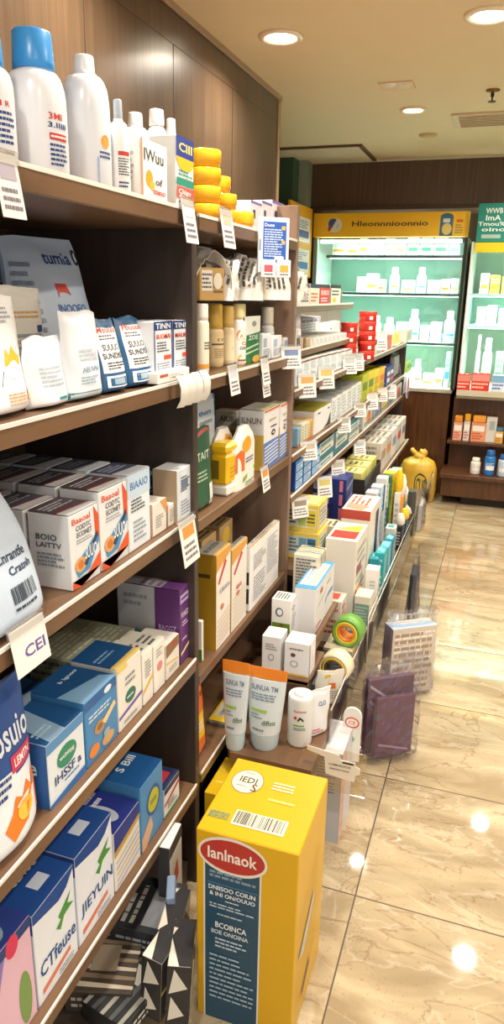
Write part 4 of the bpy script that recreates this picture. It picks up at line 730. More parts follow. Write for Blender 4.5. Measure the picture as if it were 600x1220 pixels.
# T5
pouch('foil_pouch', 'orange and yellow pouch on the lowest shelf just behind the divider', 'pouch', -.68, T5, 233, 249, 822, .05, 'e8742c', [('F', 'r', .3, .25, .85, .6, M('f6c428')), ('F', 'p', [(.2, .7), (.9, .8), (.9, .72), (.2, .62)], M('c84a20')), ('F', 't', 'SITIS', .3, .82, .9, .88, M('7a3018')), ('F', 'l', .4, .35, .8, .5, 3, M(W_))], 71, None)
box2('medicine_box', 'yellow topped blue box with green and orange side panels on the lowest shelf', 'medicine box', -.668, T5, 248, 267, 285, 848, '5f9cc0', [('F', 'p', [(0, 0), (1, .2), (1, .5), (0, .3)], M('2a78b0')), ('F', 'l', .2, .6, .9, .8, 2, M('cfe0ea')), ('F', 'e', .3, .5, .12, .1, M('c85a78')), ('F', 'p', [(0, 0), (1, .08), (1, .16), (0, .06)], M('1c4a8c')), ('S', 'r', 0, .7, 1, .95, M('e6b49c')), ('S', 'r', 0, .3, 1, .62, M('2c6a48')), ('S', 'r', 0, .12, 1, .24, M('d8602c')), ('S', 'r', 0, 0, 1, .1, M('3a6a3c')), ('S', 'l', .1, .34, .9, .6, 4, M('a8c8a8')), ('T', 'r', 0, 0, 1, 1, M('e3c030')), ('T', 'r', .2, .2, .8, .85, M('cfc9bc')), ('T', 't', 'ONION', .25, .35, .75, .6, M('3c3c3c'))])
boxm('medicine_box', 'white and black print box at the back of the lowest shelf', 'medicine box', -.86, 1.72, T5, .09, .09, .20, 'dfe2e6', [('S', 'r', 0, 0, 1, .1, M(NV)), ('S', 'l', .1, .3, .9, .9, 8, M('6a7484')), ('F', 'l', .1, .3, .9, .9, 8, M('6a7484'))])
# ------------------------------------------------------------------ big yellow carton and the one behind
BX = ('S',)
t = thing('yellow_display_carton', 'big yellow floor carton with blue text panel and red oval in the foreground', 'carton', (-.39, 1.28, 0))
bw, bd, bh = .255, .226, .516
mb = MB(); YL = M('dcab10', .34); mb.rbox(-bd/2, -bw/2, 0, bd/2, bw/2, bh, YL, .0025); mb.build('carton_body', t)
fr = frames(bw, bd, bh)
mb = MB(); a = fr['S']; PB = '1f4a64'
mb.rect(a, .075, .0, .655, .90, 'e6e3d6'); mb.rect(a, .092, .0, .638, .885, PB); mb.ell(a, .365, .90, .345, .093, 'e9e2cf', n=36); mb.ell(a, .365, .90, .32, .078, 'b8322a', n=36)
mb.text(a, 'Ianlnaok', .12, .872, .61, .93, M('f2ece0')); mb.lines(a, .14, .775, .60, .815, 2, M('7f9bb0'), .62); mb.rect(a, .12, .747, .62, .751, '3f86c0')
mb.text(a, 'DNIISOO COIUN', .13, .715, .6, .738, M('eef2f4')); mb.text(a, '& INI ON/OUUO', .14, .685, .6, .706, M('eef2f4')); mb.lines(a, .3, .662, .45, .674, 1, M('cfdbe2')); mb.lines(a, .14, .62, .6, .65, 2, M('b4c6d2'))
mb.lines(a, .22, .585, .5, .6, 1, M('b4c6d2')); mb.text(a, 'BCOINCA', .2, .52, .52, .55, M('eef2f4')); mb.text(a, 'IIOE ONOINA', .16, .485, .54, .508, M('d8e2e8')); mb.lines(a, .2, .41, .52, .47, 3, M('b4c6d2')); mb.lines(a, .14, .12, .6, .38, 10, M('9fb6c6'), .38)
mb.build('printed_panel', t)
mb = MB(); a = fr['U']
mb.ell(a, .235, .70, .165, .165, '7a4a2c', n=36); mb.ell(a, .235, .70, .158, .158, 'f0e2cc', n=36)
mb.text(a, 'IEDI', .15, .68, .33, .76, M('3a3430')); mb.lines(a, .14, .62, .24, .64, 1, M('5a3a24')); mb.text(a, 'S', .3, .58, .36, .68, M('5a4030')); mb.lines(a, .18, .8, .3, .83, 1, M('c09a78'))
mb.rect(a, .28, .14, .80, .32, 'f1eed8'); mb.bars(a, .3, .16, .78, .31, 30, M('2b2b28')); mb.lines(a, .04, .16, .24, .25, 4, M('6f9a78'), .6)
mb.lines(a, .5, .66, .72, .78, 3, M('f6efc8')); mb.lines(a, .52, .5, .8, .56, 1, M('f2e480')); mb.build('top_print', t)
mb = MB(); a = fr['F']
for k in range(12): y_ = .06+.05*k; mb.poly(a, [(.06, y_), (.75, y_+.16), (.75, y_+.166), (.06, y_+.006)], 'c9a83c')
mb.poly(a, [(.12, .4), (.6, .56), (.62, .52), (.3, .36)], 'b8c0c0'); mb.poly(a, [(.3, .1), (.55, .17), (.55, .2), (.3, .13)], '6a4a80'); mb.build('side_print', t)
boxm('yellow_carton', 'second yellow carton tucked behind the big one under the lowest shelf', 'carton', -.576, 1.615, 0, .165, .135, .285, 'dcb616', [('U', 'r', .1, .3, .9, .34, M('f0d860')), ('F', 'l', .2, .3, .8, .7, 5, M('b8942c'))])
# ------------------------------------------------------------------ stepped stand goods
LZ = .359
def tube_item(label, px, X, wpx, ptop, y=None, capc='e98a2c', body='d3dfe6', ops=(), rz=0):
    y = Ycol(px, X, LZ); dist = CF.dot(Vector((X, y, LZ-EYE))); w = wpx/FOC*dist; h = Zrow(ptop, X, y)-LZ
    t = thing('cream_tube', label, 'tube', (X, y, LZ+.0005), (0, 0, rz), group='cream tubes and bottles on the lower step')
    # local: front faces -y ; stands on its cap, wide crimp on top
    n = 20; prof = [(0, .30*w, .30*w), (.012, .33*w, .33*w), (.2*h, .35*w, .33*w), (.205*h, .37*w, .33*w), (.6*h, .45*w, .2*w), (.86*h, .49*w, .07*w), (.87*h, .5*w, .04*w), (h, .5*w, .006*w)]
    def loft(ps, mat):
        m_ = MB(); vs = []
        for z_, rx, ry in ps:
            for i in range(n): q = 2*math.pi*i/n; vs.append((rx*math.cos(q), ry*math.sin(q), z_))
        m_.add(vs, [(j*n+i, j*n+(i+1) % n, (j+1)*n+(i+1) % n, (j+1)*n+i) for j in range(len(ps)-1) for i in range(n)], mat, True)
        m_.add(vs[:n], [tuple(range(n))[::-1]], mat); m_.add(vs[-n:], [tuple(range(n))], mat); return m_
    loft(prof[:3], M('c3d8e4', .3)).build('cap', t); b_ = loft(prof[3:6], M(body, .3)).build('body', t); loft(prof[6:], M(capc, .4)).build('crimped_end', t)
    def rr(v):
        z_ = v*h
        for (za, ax, ay), (zb, bx, by) in zip(prof, prof[1:]):
            if za <= z_ <= zb: k = (z_-za)/(zb-za or 1); return ax+(bx-ax)*k, ay+(by-ay)*k
        return prof[-1][1:]
    def s(u, v): rx, ry = rr(v); q = -math.pi/2+(u-.5)*2.4; return Vector((rx*math.cos(q), ry*math.sin(q), v*h)), Vector((math.cos(q), math.sin(q), 0))
    s.curved = 1; m_ = MB(); m_.layer = 5; deco(m_, {'F': s}, ops); m_.build('print', b_)
    return t
OPS = [('F', 't', 'SUNUA TM', .2, .74, .8, .8, M('6a7c94')), ('F', 'l', .2, .62, .8, .71, 3, M('7a8ca0')), ('F', 'r', .2, .49, .6, .52, M('9cc84c')), ('F', 'l', .2, .4, .5, .47, 2, M('8a9cac')), ('F', 't', 'difhnt', .5, .34, .85, .40, M('5a7c5c')), ('F', 'l', .25, .25, .6, .3, 1, M('7a8ca0'))]
tube_item('orange topped pale tube at the left, half behind the other orange topped tube', 280, -.60, 34, 788, ops=OPS)
tube_item('large orange topped pale cream tube with green stripe standing in front', 315, -.525, 50, 796, ops=OPS)
y = Ycol(356, -.435, LZ); bottle('lotion_bottle', 'white upside down lotion bottle with red mark and green stripe', -.435, y, LZ, .036, .155, .034, .02, .012, 'e6eaec', 'e8ecee', [('F', 't', 'Sunlona', .3, .84, .7, .9, M(RD)), ('F', 'e', .36, .7, .05, .04, M(RD)), ('F', 'p', [(.42, .64), (.5, .74), (.6, .68), (.64, .62), (.6, .62), (.52, .68), (.46, .62)], M('2b2c30')), ('F', 'r', .3, .49, .64, .53, M('7ab83c')), ('F', 'l', .3, .38, .7, .46, 2, M('6a7484'))], shoulder=.1, group='cream tubes and bottles on the lower step', a=(-2.6, -.1))
o = pouchmesh(.085, .04, .155, 'ebeef4', [('F', 'p', [(.1, .3), (.9, .52), (.9, .44), (.1, .22)], M('f0cc28')), ('F', 't', 'CLO', .45, .66, .75, .76, M(BL)), ('F', 'l', .2, .1, .7, .2, 2, M('c83878'))], 77).build('foil_pouch', None, (-.405, 1.80, LZ), (0, .1, -.7)); tag(o, 'white sachet with yellow stripe right of the lotion bottle on the lower step', 'pouch')
# boxes on the middle step, upper step
MZ = .495
def sb(label, x, y, z, w, d, h, col, ops, grp=None): return boxm('cream_box', label, 'box', x, y, z, w, d, h, col, ops, group=grp)
g = 'small white boxes on the middle step'
sb('small white box with printed circles on the middle step, left of the two', -.565, 1.905, MZ, .07, .06, .115, 'e4e5e6', [('S', 'l', .2, .6, .8, .8, 3, M('8a8c90')), ('S', 'e', .5, .4, .16, .1, M('9a9ca4')), ('S', 'e', .5, .4, .11, .07, M('e4e5e6')), ('S', 'r', .2, .0, .8, .06, M('d8d8d4'))], g)
sb('small white box with brown oval on the middle step, right of the two', -.484, 1.905, MZ, .075, .078, .11, 'e6e7ea', [('S', 'l', .2, .76, .8, .84, 1, M('7a5a48')), ('S', 'e', .35, .62, .1, .06, M('6a4030')), ('S', 'e', .4, .36, .16, .1, M('a8aab0')), ('S', 'e', .4, .36, .11, .07, M('e6e7ea')), ('F', 'r', 0, .0, .1, 1, M('a89888')), ('S', 'r', .1, 0, .9, .06, M('e0c050'))], g)
sb('white box with green picture on the upper step by the wooden edge', -.572, 2.023, .55, .065, .065, .13, 'e9e9e6', [('S', 'r', .05, .02, .95, .38, M('5c8a24')), ('S', 'r', .45, .02, .6, .38, M('8a4a1c')), ('S', 'e', .4, .66, .2, .12, M('6a6c70')), ('S', 'e', .42, .66, .13, .08, M('e9e9e6')), ('T', 'l', .1, .2, .9, .9, 5, M(TXT)), ('F', 'e', .4, .75, .2, .06, M('4a5a7c')), ('F', 'e', .4, .75, .14, .04, M('e9e9e6')), ('F', 'l', .2, .2, .8, .6, 5, M('b0b4b8'))])
box2('medicine_carton', 'large white carton with blue rimmed top and blue brush stroke on the upper step', 'carton', -.475, .55, 349, 374, 396, 686, 'dedfe1', [('T', 'r', 0, 0, 1, 1, M('4a9fd0')), ('T', 'r', .12, .12, .9, .9, M('ece8dc')), ('T', 'l', .2, .2, .8, .5, 3, M('e8cc80')), ('T', 'l', .3, .6, .7, .8, 2, M('6a9cc8')), ('F', 'e', .28, .82, .07, .06, M('b85a3c')), ('F', 'p', [(.5, .36), (.6, .44), (.9, .42), (.95, .5), (.7, .5), (.52, .44)], M('3f7fc4')), ('F', 'p', [(.1, .56), (.6, .68), (.6, .67), (.1, .55)], M('4a4c50')), ('F', 'r', .05, .1, .3, .14, M('c84a40')), ('F', 'l', .55, .75, .8, .8, 1, M('8a8c90'))])
# yellow and navy stacks on the lower bay shelf
g = 'yellow boxes stacked on the lower shelf'
for k in range(2):
    boxm('tea_box', f'yellow edged box with green and blue picture bands, {["lower", "upper"][k]} one of the stack of two', 'box', -.645-.008*k, 2.52+.015*k, .645+k*.105, .14, .15, .1045, 'd9c355', [('S', 'r', .2, .15, .95, .85, M(['b8c8cc', 'dfe0d0'][k])), ('S', 'l', .26, .25, .5, .8, 4, M('4a5448')), ('S', 'r', .5, .2, .7, .8, M(['6a98b4', 'b8c870'][k])), ('S', 'r', .72, .2, .93, .8, M(['2f6a9c', 'd8c030'][k])), ('S', 'l', .72, .3, .93, .7, 3, M('3c4a2c')), ('F', 'r', .1, .1, .9, .9, M('c9cfc0')), ('F', 'l', .15, .2, .85, .8, 4, M('7a8478')), ('T', 'r', .06, .06, .94, .94, M('e4cf90')), ('T', 'l', .2, .4, .6, .6, 2, M('b8a060'))], group=g)
g = 'navy boxes stacked on the lower shelf'
for k in range(3):
    boxm('medicine_box', f'navy box with white lettering in the stack beside the yellow boxes, {ORD[k]} from the bottom', 'medicine box', -.655, 3.05, .645+k*.062, .15, .15, .0615, '1c2f78', [('S', 'r', .02, .15, .5, .85, M('a8b0c8')), ('S', 'l', .1, .3, .45, .7, 2, M(NV)), ('S', 'r', .8, .1, .9, .9, M('d07a8c')), ('F', 'p', [(.1, .2), (.9, .5), (.9, .6), (.1, .3)], M('b8c4e4')), ('T', 't', 'XDES', .3, .35, .9, .7, M('c8d4ee')), ('T', 'l', .05, .5, .25, .8, 1, M('d8d8e8'))], group=g)
for i, (x, y, z_, w_, d_, h_, c, ops) in enumerate([
    (-.60, 2.78, .645, .10, .13, .05, 'e4d8c8', [('T', 'r', .1, .1, .9, .9, M('e8e0b0')), ('T', 'l', .1, .1, .9, .9, 5, M('4a5060'))]),
    (-.497, 2.62, .36, .22, .12, .36, 'e2dfd6', [('T', 'r', .1, .1, .5, .9, M('c0342c')), ('T', 'p', [(.5, .1), (.9, .1), (.6, .9)], M('f0d040')), ('F', 'l', .1, .2, .9, .9, 8, M('b8b0a4')), ('F', 'r', .1, .6, .5, .7, M('8a3a48'))]),
    (-.497, 2.90, .36, .24, .12, .40, 'e6e0d4', [('T', 'l', .1, .2, .9, .9, 4, M('d8583c')), ('T', 'p', [(0, .3), (.3, .1), (.4, .9), (.1, .9)], M('e8a088')), ('F', 'r', .6, 0, .9, .9, M('26305c')), ('S', 'r', 0, .9, 1, 1, M('b8443c'))])]):
    boxm('medicine_carton', ['flat cream box with yellow top beyond the yellow stack', 'cream carton with red and yellow top beyond the large white carton', 'cream carton with pink flowers and navy stripe in front of the navy stack'][i], 'carton', x, y, z_, w_, d_, h_, c, ops)
boxm('striped_carton', 'white box with yellow, black and blue wavy stripes behind the large white carton', 'carton', -.555, 2.27, .55, .10, .09, .20, 'd9d6c8', [(fc, 'p', [(.06+.18*k, .0), (.16+.18*k, .5), (.04+.18*k, 1), (.09+.18*k, 1), (.22+.18*k, .5), (.11+.18*k, 0)], M(['d8c030', '2c2c30', '5a98b8'][k % 3])) for k in range(5) for fc in ('T', 'F')]+[('S', 'l', .1, .05, .9, .95, 16, M('6a6c70'))])
# ------------------------------------------------------------------ long run goods
rr_ = random.Random(3)
for i, (a_, b_, c, ops) in enumerate([(357, 368, 'e6e4e0', [('F', 'r', 0, .8, 1, 1, M('2a3450')), ('F', 'l', .1, .1, .9, .7, 4, M(TXT))]), (368.5, 380, 'efe0d0', [('F', 'r', 0, .8, 1, 1, M('2a3450')), ('F', 'l', .1, .1, .9, .6, 3, M('c87858'))]),
        (380.5, 392, 'c8382c', [('F', 'r', 0, .82, 1, 1, M('26262c')), ('F', 't', 'RXBOS', .1, .45, .9, .7, M(W_)), ('F', 'l', .1, .1, .8, .35, 2, M(W_))]), (392.5, 405, 'e9ead8', [('F', 'r', 0, .82, 1, 1, M('26262c')), ('F', 'r', 0, 0, .06, 1, M('26262c')), ('F', 'l', .15, .4, .9, .75, 2, M(TXT)), ('F', 'e', .4, .2, .2, .14, M('c9c84a'))])]):
    box('medicine_box', ['white box with navy top strip on the highest shelf of the long run', 'cream box with navy top strip on the highest shelf of the long run', 'red box with black top strip on the highest shelf of the long run', 'white black framed box at the end of the highest shelf row'][i], 'medicine box', -.70, A1, a_, b_, 338+i*.5, .10, c, ops, group='boxes on the highest shelf of the long run')
for i, (a_, b_, c) in enumerate([(349, 353, 'e9e6e0'), (353.3, 357, '3c3a3a'), (357.3, 361, 'd8b89a'), (361.3, 364, '46423e'), (364.3, 369, 'c9a468')]):
    box('slim_case', f'slim upright case on the second shelf beyond the mauve panel, {ORD[i]} from the panel', 'case', -.70, A2, a_, b_, 403, .09, c, [('F', 'l', .2, .1, .8, .9, 5, M('a09a90'))], group='slim upright cases near the panel')
for i in range(11):
    a_ = 370+i*5
    box('white_case', f'slim white case in the long white row on the second shelf, {ORD[i]} from the left', 'case', -.70, A2, a_, a_+4.8, 403-i*.85, .17, 'eceeee', [('F', 'l', .15, .15, .9, .85, 7, M('b4bcc0')), ('T', 'r', 0, 0, 1, 1, M('cfd0cc')), ('F', 'r', .1, .85, .4, .93, M('3a3a40' if i == 0 else 'd8dad8'))], group='slim white cases in a row on the second shelf')
box('leaflet_holder', 'lilac grey box with lines of print above the white cases', 'box', -.86, A2, 355, 381, 378, .06, 'a9abbc', [('F', 'l', .05, .1, .95, .9, 6, M('dfe0ea')), ('F', 'l', .1, .75, .9, .9, 1, M('50546c'))])
pouch('foil_pouch', 'green and black printed pouch lying behind the white cases', 'pouch', -.84, A2, 380, 408, 384, .04, 'dcdcc8', [('F', 'p', [(0, .6), (.5, .3), (1, .3), (.5, .45)], M('232824')), ('F', 'p', [(.2, .1), (1, .1), (1, .28), (.5, .25)], M('a8c03a'))], 83, None)
for i in range(9):
    a_ = 352+i*8.2
    box('medicine_box', f'white box with brown top edge in the ticketed row, {ORD[i]} from the left', 'medicine box', XG, A3, a_, a_+7.9, 430-i*1.9, .12, 'e6edf2', [('F', 'r', 0, .93, 1, 1, M('7a5040')), ('F', 'l', .1, .55, .9, .9, 4, M('b8c8d4')), ('F', 'l', .1, .15, .9, .4, 3, M('3a5c98' if i < 3 else '9ab4c4')), ('F', 'r', .1, .42, .8, .52, M('cfe0e2')), ('T', 'r', 0, 0, 1, 1, M('dfe0dc'))], group='white and blue boxes in the ticketed row')
# red tins
for s_, (px, X, n, r) in enumerate([(413, -.70, 4, .040), (435, -.655, 5, .043)]):
    y = Ycol(px, X, A3)
    for k in range(n):
        t = thing('red_tin', f'round red tin in the {["left", "right"][s_]} stack of the long run, {ORD[k]} from the bottom', 'tin', (X, y, A3+.0005+k*.047), group='red tins stacked on the long run')
        MB().lathe([(r*.95, 0), (r, .002), (r, .030)], M('c92f26', .25), 26).build('tin_body', t); MB().lathe([(r*1.03, .0302), (r*1.03, .043), (r*.98, .0465)], M('d8382c', .22), 26).build('lid', t)
        m_ = MB(); m_.rect(cylsurf(r*1.001, .02, .006, -1.2, .4), 0, .1, .25, .9, 'f0e0d8'); m_.build('sticker', t)
box('medicine_box', 'red box with dark green band and pale lower face beyond the red tins', 'medicine box', -.66, A3, 447, 455, 374, .10, 'd8dcd4', [('F', 'r', 0, .82, 1, 1, M('c8382c')), ('F', 'r', 0, .66, 1, .82, M('1f5a34')), ('F', 'l', .2, .1, .9, .6, 6, M('9aa49a')), ('S', 'r', 0, .82, 1, 1, M('c8382c')), ('S', 'r', 0, .62, 1, .82, M('1f5a34')), ('S', 'l', .2, .1, .9, .5, 4, M('8a9a94'))])
box('medicine_box', 'tall orange red box right of the green banded box', 'medicine box', -.655, A3, 456, 467, 372, .11, 'd04a28', [('F', 'l', .2, .1, .8, .9, 9, M('e89070')), ('S', 'r', .1, .1, .9, .9, M('b83a28')), ('F', 'r', .85, 0, 1, 1, M('efe6d8'))])
pouch('striped_pouch', 'yellow pouch with black tiger stripes near the end of the long run', 'pouch', -.655, A3, 468, 480, 378, .08, 'f0b41c', [('F', 'p', [(.0, .9-.16*k), (.6, .8-.16*k), (1, .88-.16*k), (.6, .75-.16*k), (0, .84-.16*k)], M('2c2620')) for k in range(4)]+[('F', 'r', 0, 0, 1, .2, M('ece4dc')), ('F', 'e', .4, .12, .3, .06, M('c84a38'))], 85, None)
box('medicine_box', 'small white box with pale green side at the very end of the upper long shelf', 'medicine box', -.65, A3, 483, 491, 392, .08, 'e2e8dc', [('F', 'l', .2, .2, .8, .8, 4, M('a8b4a4'))])
# A4 row
for i, (a_, b_, c, tp) in enumerate([(354, 358, '8ab8d4', 512), (358.3, 361.5, 'e6dcc0', 507), (361.8, 365, 'dfe4d8', 505), (365.3, 368.5, 'e6d8b0', 504), (368.8, 372, 'dca838', 502)]):
    box('slim_case', f'slim pastel case on the shelf above the blue printed boxes, {ORD[i]} from the left', 'case', XG, A4, a_, b_, tp-2, .10, c, [('F', 'l', .2, .2, .8, .9, 5, M('a0a090')), ('F', 'r', 0, 0, 1, .16, M('d8884a'))], group='slim pastel cases')
box('medicine_box', 'white box with olive top and black mark right of the slim pastel cases', 'medicine box', XG, A4, 373, 393, 485, .20, 'e6e7e9', [('T', 'r', 0, 0, 1, 1, M('9a9236')), ('F', 'p', [(.55, .05), (.98, .05), (.98, .6), (.8, .2)], M('3a3a40')), ('F', 'r', .2, .8, .35, .86, M('2a2a2e')), ('F', 'r', .8, .8, .9, .86, M('2a2a2e'))])
for i in range(6):
    a_ = 394+i*6
    box('white_carton', f'pale carton right of the olive topped box, {ORD[i]} from that box', 'carton', XG, A4, a_, a_+5.8, 474-i*3.8, .2, 'dfe6e8', [('T', 'r', 0, 0, 1, 1, M('b5b0a4')), ('F', 'l', .1, .1, .9, .9, 6, M('b0bcc2')), ('T', 'r', .1, .1, .9, .4, M('a8b4bc'))], group='pale white cartons under the ticketed row')
for i, (a_, b_, tp, c) in enumerate([(430, 437, 446, 'b9c42c'), (437.3, 444, 442, 'd8cc28'), (444.3, 450, 440, 'e8d420'), (450.3, 458, 438, 'eec638')]):
    box('sachet_box', f'yellow green sachet box in the bright group on the long run, {ORD[i]} from the left', 'box', XG+.005, A4, a_, b_, tp, .12, c, [('F', 'r', .1, .4, .9, .7, M(['6a8a28', '5a8a3c', 'c8a820', 'e08a38'][i])), ('F', 'l', .1, .05, .9, .35, 3, M('8a8c30')), ('T', 'r', .1, .2, .9, .5, M('5a6a20'))], group='bright yellow green sachet boxes')
box('medicine_box', 'navy and white checked box right of the bright yellow sachet boxes', 'medicine box', -.655, A4, 459, 468, 436, .10, '2c4488', [('F', 'r', .1, .55, .45, .75, M(W_)), ('F', 'r', .55, .55, .9, .75, M(W_)), ('F', 'r', .1, .2, .45, .42, M(W_)), ('F', 'e', .75, .3, .2, .12, M('d86a5c')), ('S', 'l', .1, .1, .9, .9, 4, M(W_))])
def film_bag(name, label, cat, x, y, z, w, d, h, seed, inner, rz=0, grp=None, film=None):
    t = thing(name, label, cat, (x, y, z+.001), (0, 0, rz), grp)
    pos, surf = pouchsurf(w, d, h, seed, .1); R = random.Random(seed); m_ = MB(); nu, nv = 16, 20
    for s_ in (1, -1): m_.add([pos(i/nu, j/nv, s_)+Vector((R.uniform(-.004, .004), R.uniform(-.003, .003), 0)) for j in range(nv+1) for i in range(nu+1)], [(j*(nu+1)+i, j*(nu+1)+i+1, (j+1)*(nu+1)+i+1, (j+1)*(nu+1)+i)[::s_] for j in range(nv) for i in range(nu)], film or FILM, False)
    m_.build('clear_film', t)
    for (nm, cx, cy, cz, ww, dd, hh, col, ops) in inner:
        boxmesh(ww, dd, hh, col, ops).build(nm, t, (cx, cy, cz))
    return t
y = Ycol(476, -.66, A4)
film_bag('clear_packet', 'clear plastic packet with grey contents at the end of the long run', 'packet', -.70, 5.04, A4, .26, .09, .18, 7, [('card_insert', 0, 0, .01, .22, .03, .13, 'b9bcb8', [('F', 'l', .05, .1, .95, .9, 8, M('dcdeda')), ('F', 'r', .1, .3, .3, .6, M('d8a878'))])])
# A5
for i, (a_, b_) in enumerate([(351, 360), (360.4, 370), (370.4, 380)]):
    box('medicine_box', f'blue box with white grid of pictures beneath the brown lip, {ORD[i]} from the panel', 'medicine box', -.655, A5, a_, b_, 548-7*i, .16, '2f7cc0', [('F', 'r', .08, .08+.3*k, .92, .3+.3*k, M('c4dcf0')) for k in range(3)]+[('F', 'l', .12, .1+.3*k, .88, .28+.3*k, 2, M('2a64a8')) for k in range(3)]+[('T', 'r', 0, 0, 1, 1, M('1f6c84')), ('S', 'r', 0, 0, 1, 1, M('1c3f8c'))], group='blue grid printed boxes')
for i, (px, n) in enumerate([(388, 4), (406, 4), (421, 4)]):
    y = Ycol(px, -.66, A5)
    for k in range(n):
        boxm('flat_box', f'flat teal box in the {["near", "middle", "far"][i]} stack under the white cartons, {ORD[k]} from the bottom', 'box', -.75, y, A5+k*.026, .25, .18, .0255, '1d6478', [('T', 'r', 0, 0, 1, 1, M(['1a5f72', '24687a', '3f7f94'][i])), ('T', 'l', .2, .3, .7, .6, 2, M('7fb0bc')), ('F', 'r', 0, 0, 1, 1, M(['c9d6d2', '2f8090', 'd4d8c8', '9fb0a4'][(k+i) % 4])), ('F', 'l', .1, .2, .9, .8, 1, M('4a6a78')), ('S', 'r', 0, 0, 1, 1, M('8fb4bc'))], group='flat teal boxes in stacks')
for i, (px, c1, c2) in enumerate([(437, 'c8ccc8', 'e08a4c'), (447, 'b4bcc4', '6a8ab4'), (456, 'd0cabc', 'd8c050'), (464, 'bcc4c8', '7a98c8'), (473, 'c8b8b4', 'd86a64'), (481, 'bcc8d0', '5a78b0')]):
    y = Ycol(px, -.66, A5)
    boxm('medicine_box', f'pale mixed packet box past the teal stacks, {ORD[i]} going towards the coolers', 'medicine box', -.72, y, A5, .30, .13, .10, c1, [('F', 'e', .5, .5, .22, .3, M(c2)), ('F', 'l', .1, .1, .9, .35, 2, M(TXT)), ('T', 'l', .1, .1, .9, .9, 4, M('8a9094')), ('S', 'l', .1, .1, .9, .9, 3, M('8a9094'))], group='pale packet boxes past the teal stacks')
y = Ycol(479, -.63, A5); t = thing('round_sign', 'round hanging tag with pink circle and blue foot at the end of the long run', 'tag', (-.60, y, A5-.02))
m_ = MB(); m_.lathe([(.075, -.003), (.078, 0), (.075, .003)], M('e4e0e4'), 28, c=(0, 0, .1), axis='x'); m_.build('disc', t); m_ = MB(); m_.ell(lambda u, v: (Vector((.0035, -.078+u*.156, .022+v*.156)), Vector((1, 0, 0))), .5, .6, .3, .3, 'd8586a'); m_.rect(lambda u, v: (Vector((.0035, -.078+u*.156, .022+v*.156)), Vector((1, 0, 0))), .2, .1, .8, .3, '4a6ab0'); m_.build('print', t)
pouch('foil_pouch', 'bright green leaf pouch in the clear tray near the end of the long run', 'pouch', -.64, A4, 484, 492, 430, .05, 'a8cc3c', [('F', 'e', .5, .5, .3, .2, M('6aa828'))], 87, None)
# A6 extras
t = thing('wire_basket', 'black plastic basket with yellow packets on the lower shelf beyond the navy boxes', 'basket', (-.66, 3.62, A6+.0005))
m_ = MB()
for q in ((-.09, -.24, -.085, .24), (.085, -.24, .09, .24), (-.09, -.24, .09, -.235), (-.09, .235, .09, .24)): m_.rbox(q[0], q[1], 0, q[2], q[3], .09, M('2b2826', .4), .002)
m_.rbox(-.09, -.24, 0, .09, .24, .006, M('2b2826')); m_.build('basket_shell', t)
for k in range(3):
    boxm('medicine_box', f'pale yellow packet in the black basket, {ORD[k]} from the near end', 'medicine box', -.66, 3.46+.155*k, A6+.008, .13, .14, .11, ['d9d27c', 'e4dc8c', 'cfc868'][k], [('T', 'r', .1, .1, .9, .9, M('e8e4a0')), ('T', 'l', .2, .2, .8, .8, 3, M('8a8c50'))], group='pale yellow packets in the basket')
for i, (yy, c, c2) in enumerate([(4.0, 'd8d0c4', 'b89a78'), (4.2, 'c8c4bc', 'e08a4c'), (4.42, 'e0dcd4', '8a9ab4'), (4.64, 'c4ccc8', 'c84a50'), (4.85, 'dcd4c8', '5a88a8')]):
    boxm('medicine_box', f'pale box on the lower shelf beyond the black basket, {ORD[i]} along', 'medicine box', -.66, yy, A6, .17, .16, .17, c, [('F', 'r', .1, .4, .9, .7, M(c2)), ('T', 'l', .1, .1, .9, .9, 4, M('8a8478')), ('S', 'l', .1, .1, .9, .9, 5, M('8a8478'))], group='pale boxes beyond the basket')
# ------------------------------------------------------------------ long deck goods behind the fence
DZ = .359
def dk(name, label, cat, px, X, w, d, ptop, col, ops, rz=0, grp=None, h=None):
    y = Ycol(px, X, DZ); hh = h or Zrow(ptop, X, y)-DZ
    return boxm(name, label, cat, X, y, DZ, w, d, hh, col, ops, group=grp, rz=rz)
def taperoll(label, px, X, R_, wd, z, cols):
    y = Ycol(px, X, z); t = thing('adhesive_tape_roll', label, 'tape roll', (X, y, z+R_+.0005), (0, 0, -.5), 'rolls of tape on the deck')
    for nm, r0, r1, c in (('outer_tape', R_*.78, R_, cols[0]), ('inner_tape', R_*.62, R_*.775, cols[1]), ('core', R_*.5, R_*.615, cols[2])):
        m_ = MB(); m_.lathe([(r0, -wd), (r1, -wd), (r1, wd), (r0, wd)], M(c, .35), 36, axis='y', closed=True)
        m_.build(nm, t)
def roll_at(label, x, y, z, R_, wd, cols, rz):
    t = thing('adhesive_tape_roll', label, 'tape roll', (x, y, z+R_+.0005), (0, 0, rz), 'rolls of tape on the deck')
    for nm, r0, r1, c in (('outer_tape', R_*.80, R_, cols[0]), ('inner_tape', R_*.62, R_*.795, cols[1]), ('core', R_*.5, R_*.615, cols[2])):
        m_ = MB(); m_.lathe([(r0, -wd), (r1, -wd), (r1, wd), (r0, wd)], M(c, .35), 36, axis='y', closed=True); m_.build(nm, t)
boxm('medicine_carton', 'grey blue ribbed carton under the green tape roll', 'carton', -.425, 2.25, DZ, .12, .10, .076, 'd9c690', [('T', 'l', .05, .05, .95, .95, 6, M('c8ccd0')), ('S', 'r', 0, 0, 1, 1, M('8f9aa4'))]+[('S', 'r', .0, .06+.15*k, 1, .12+.15*k, M('4a545e')) for k in range(6)])
roll_at('tape roll with green outside and yellow and orange rings', -.400, 2.245, DZ+.0765, .052, .03, ('6fa84c', 'e8cf3c', 'e28a2c'), -.15)
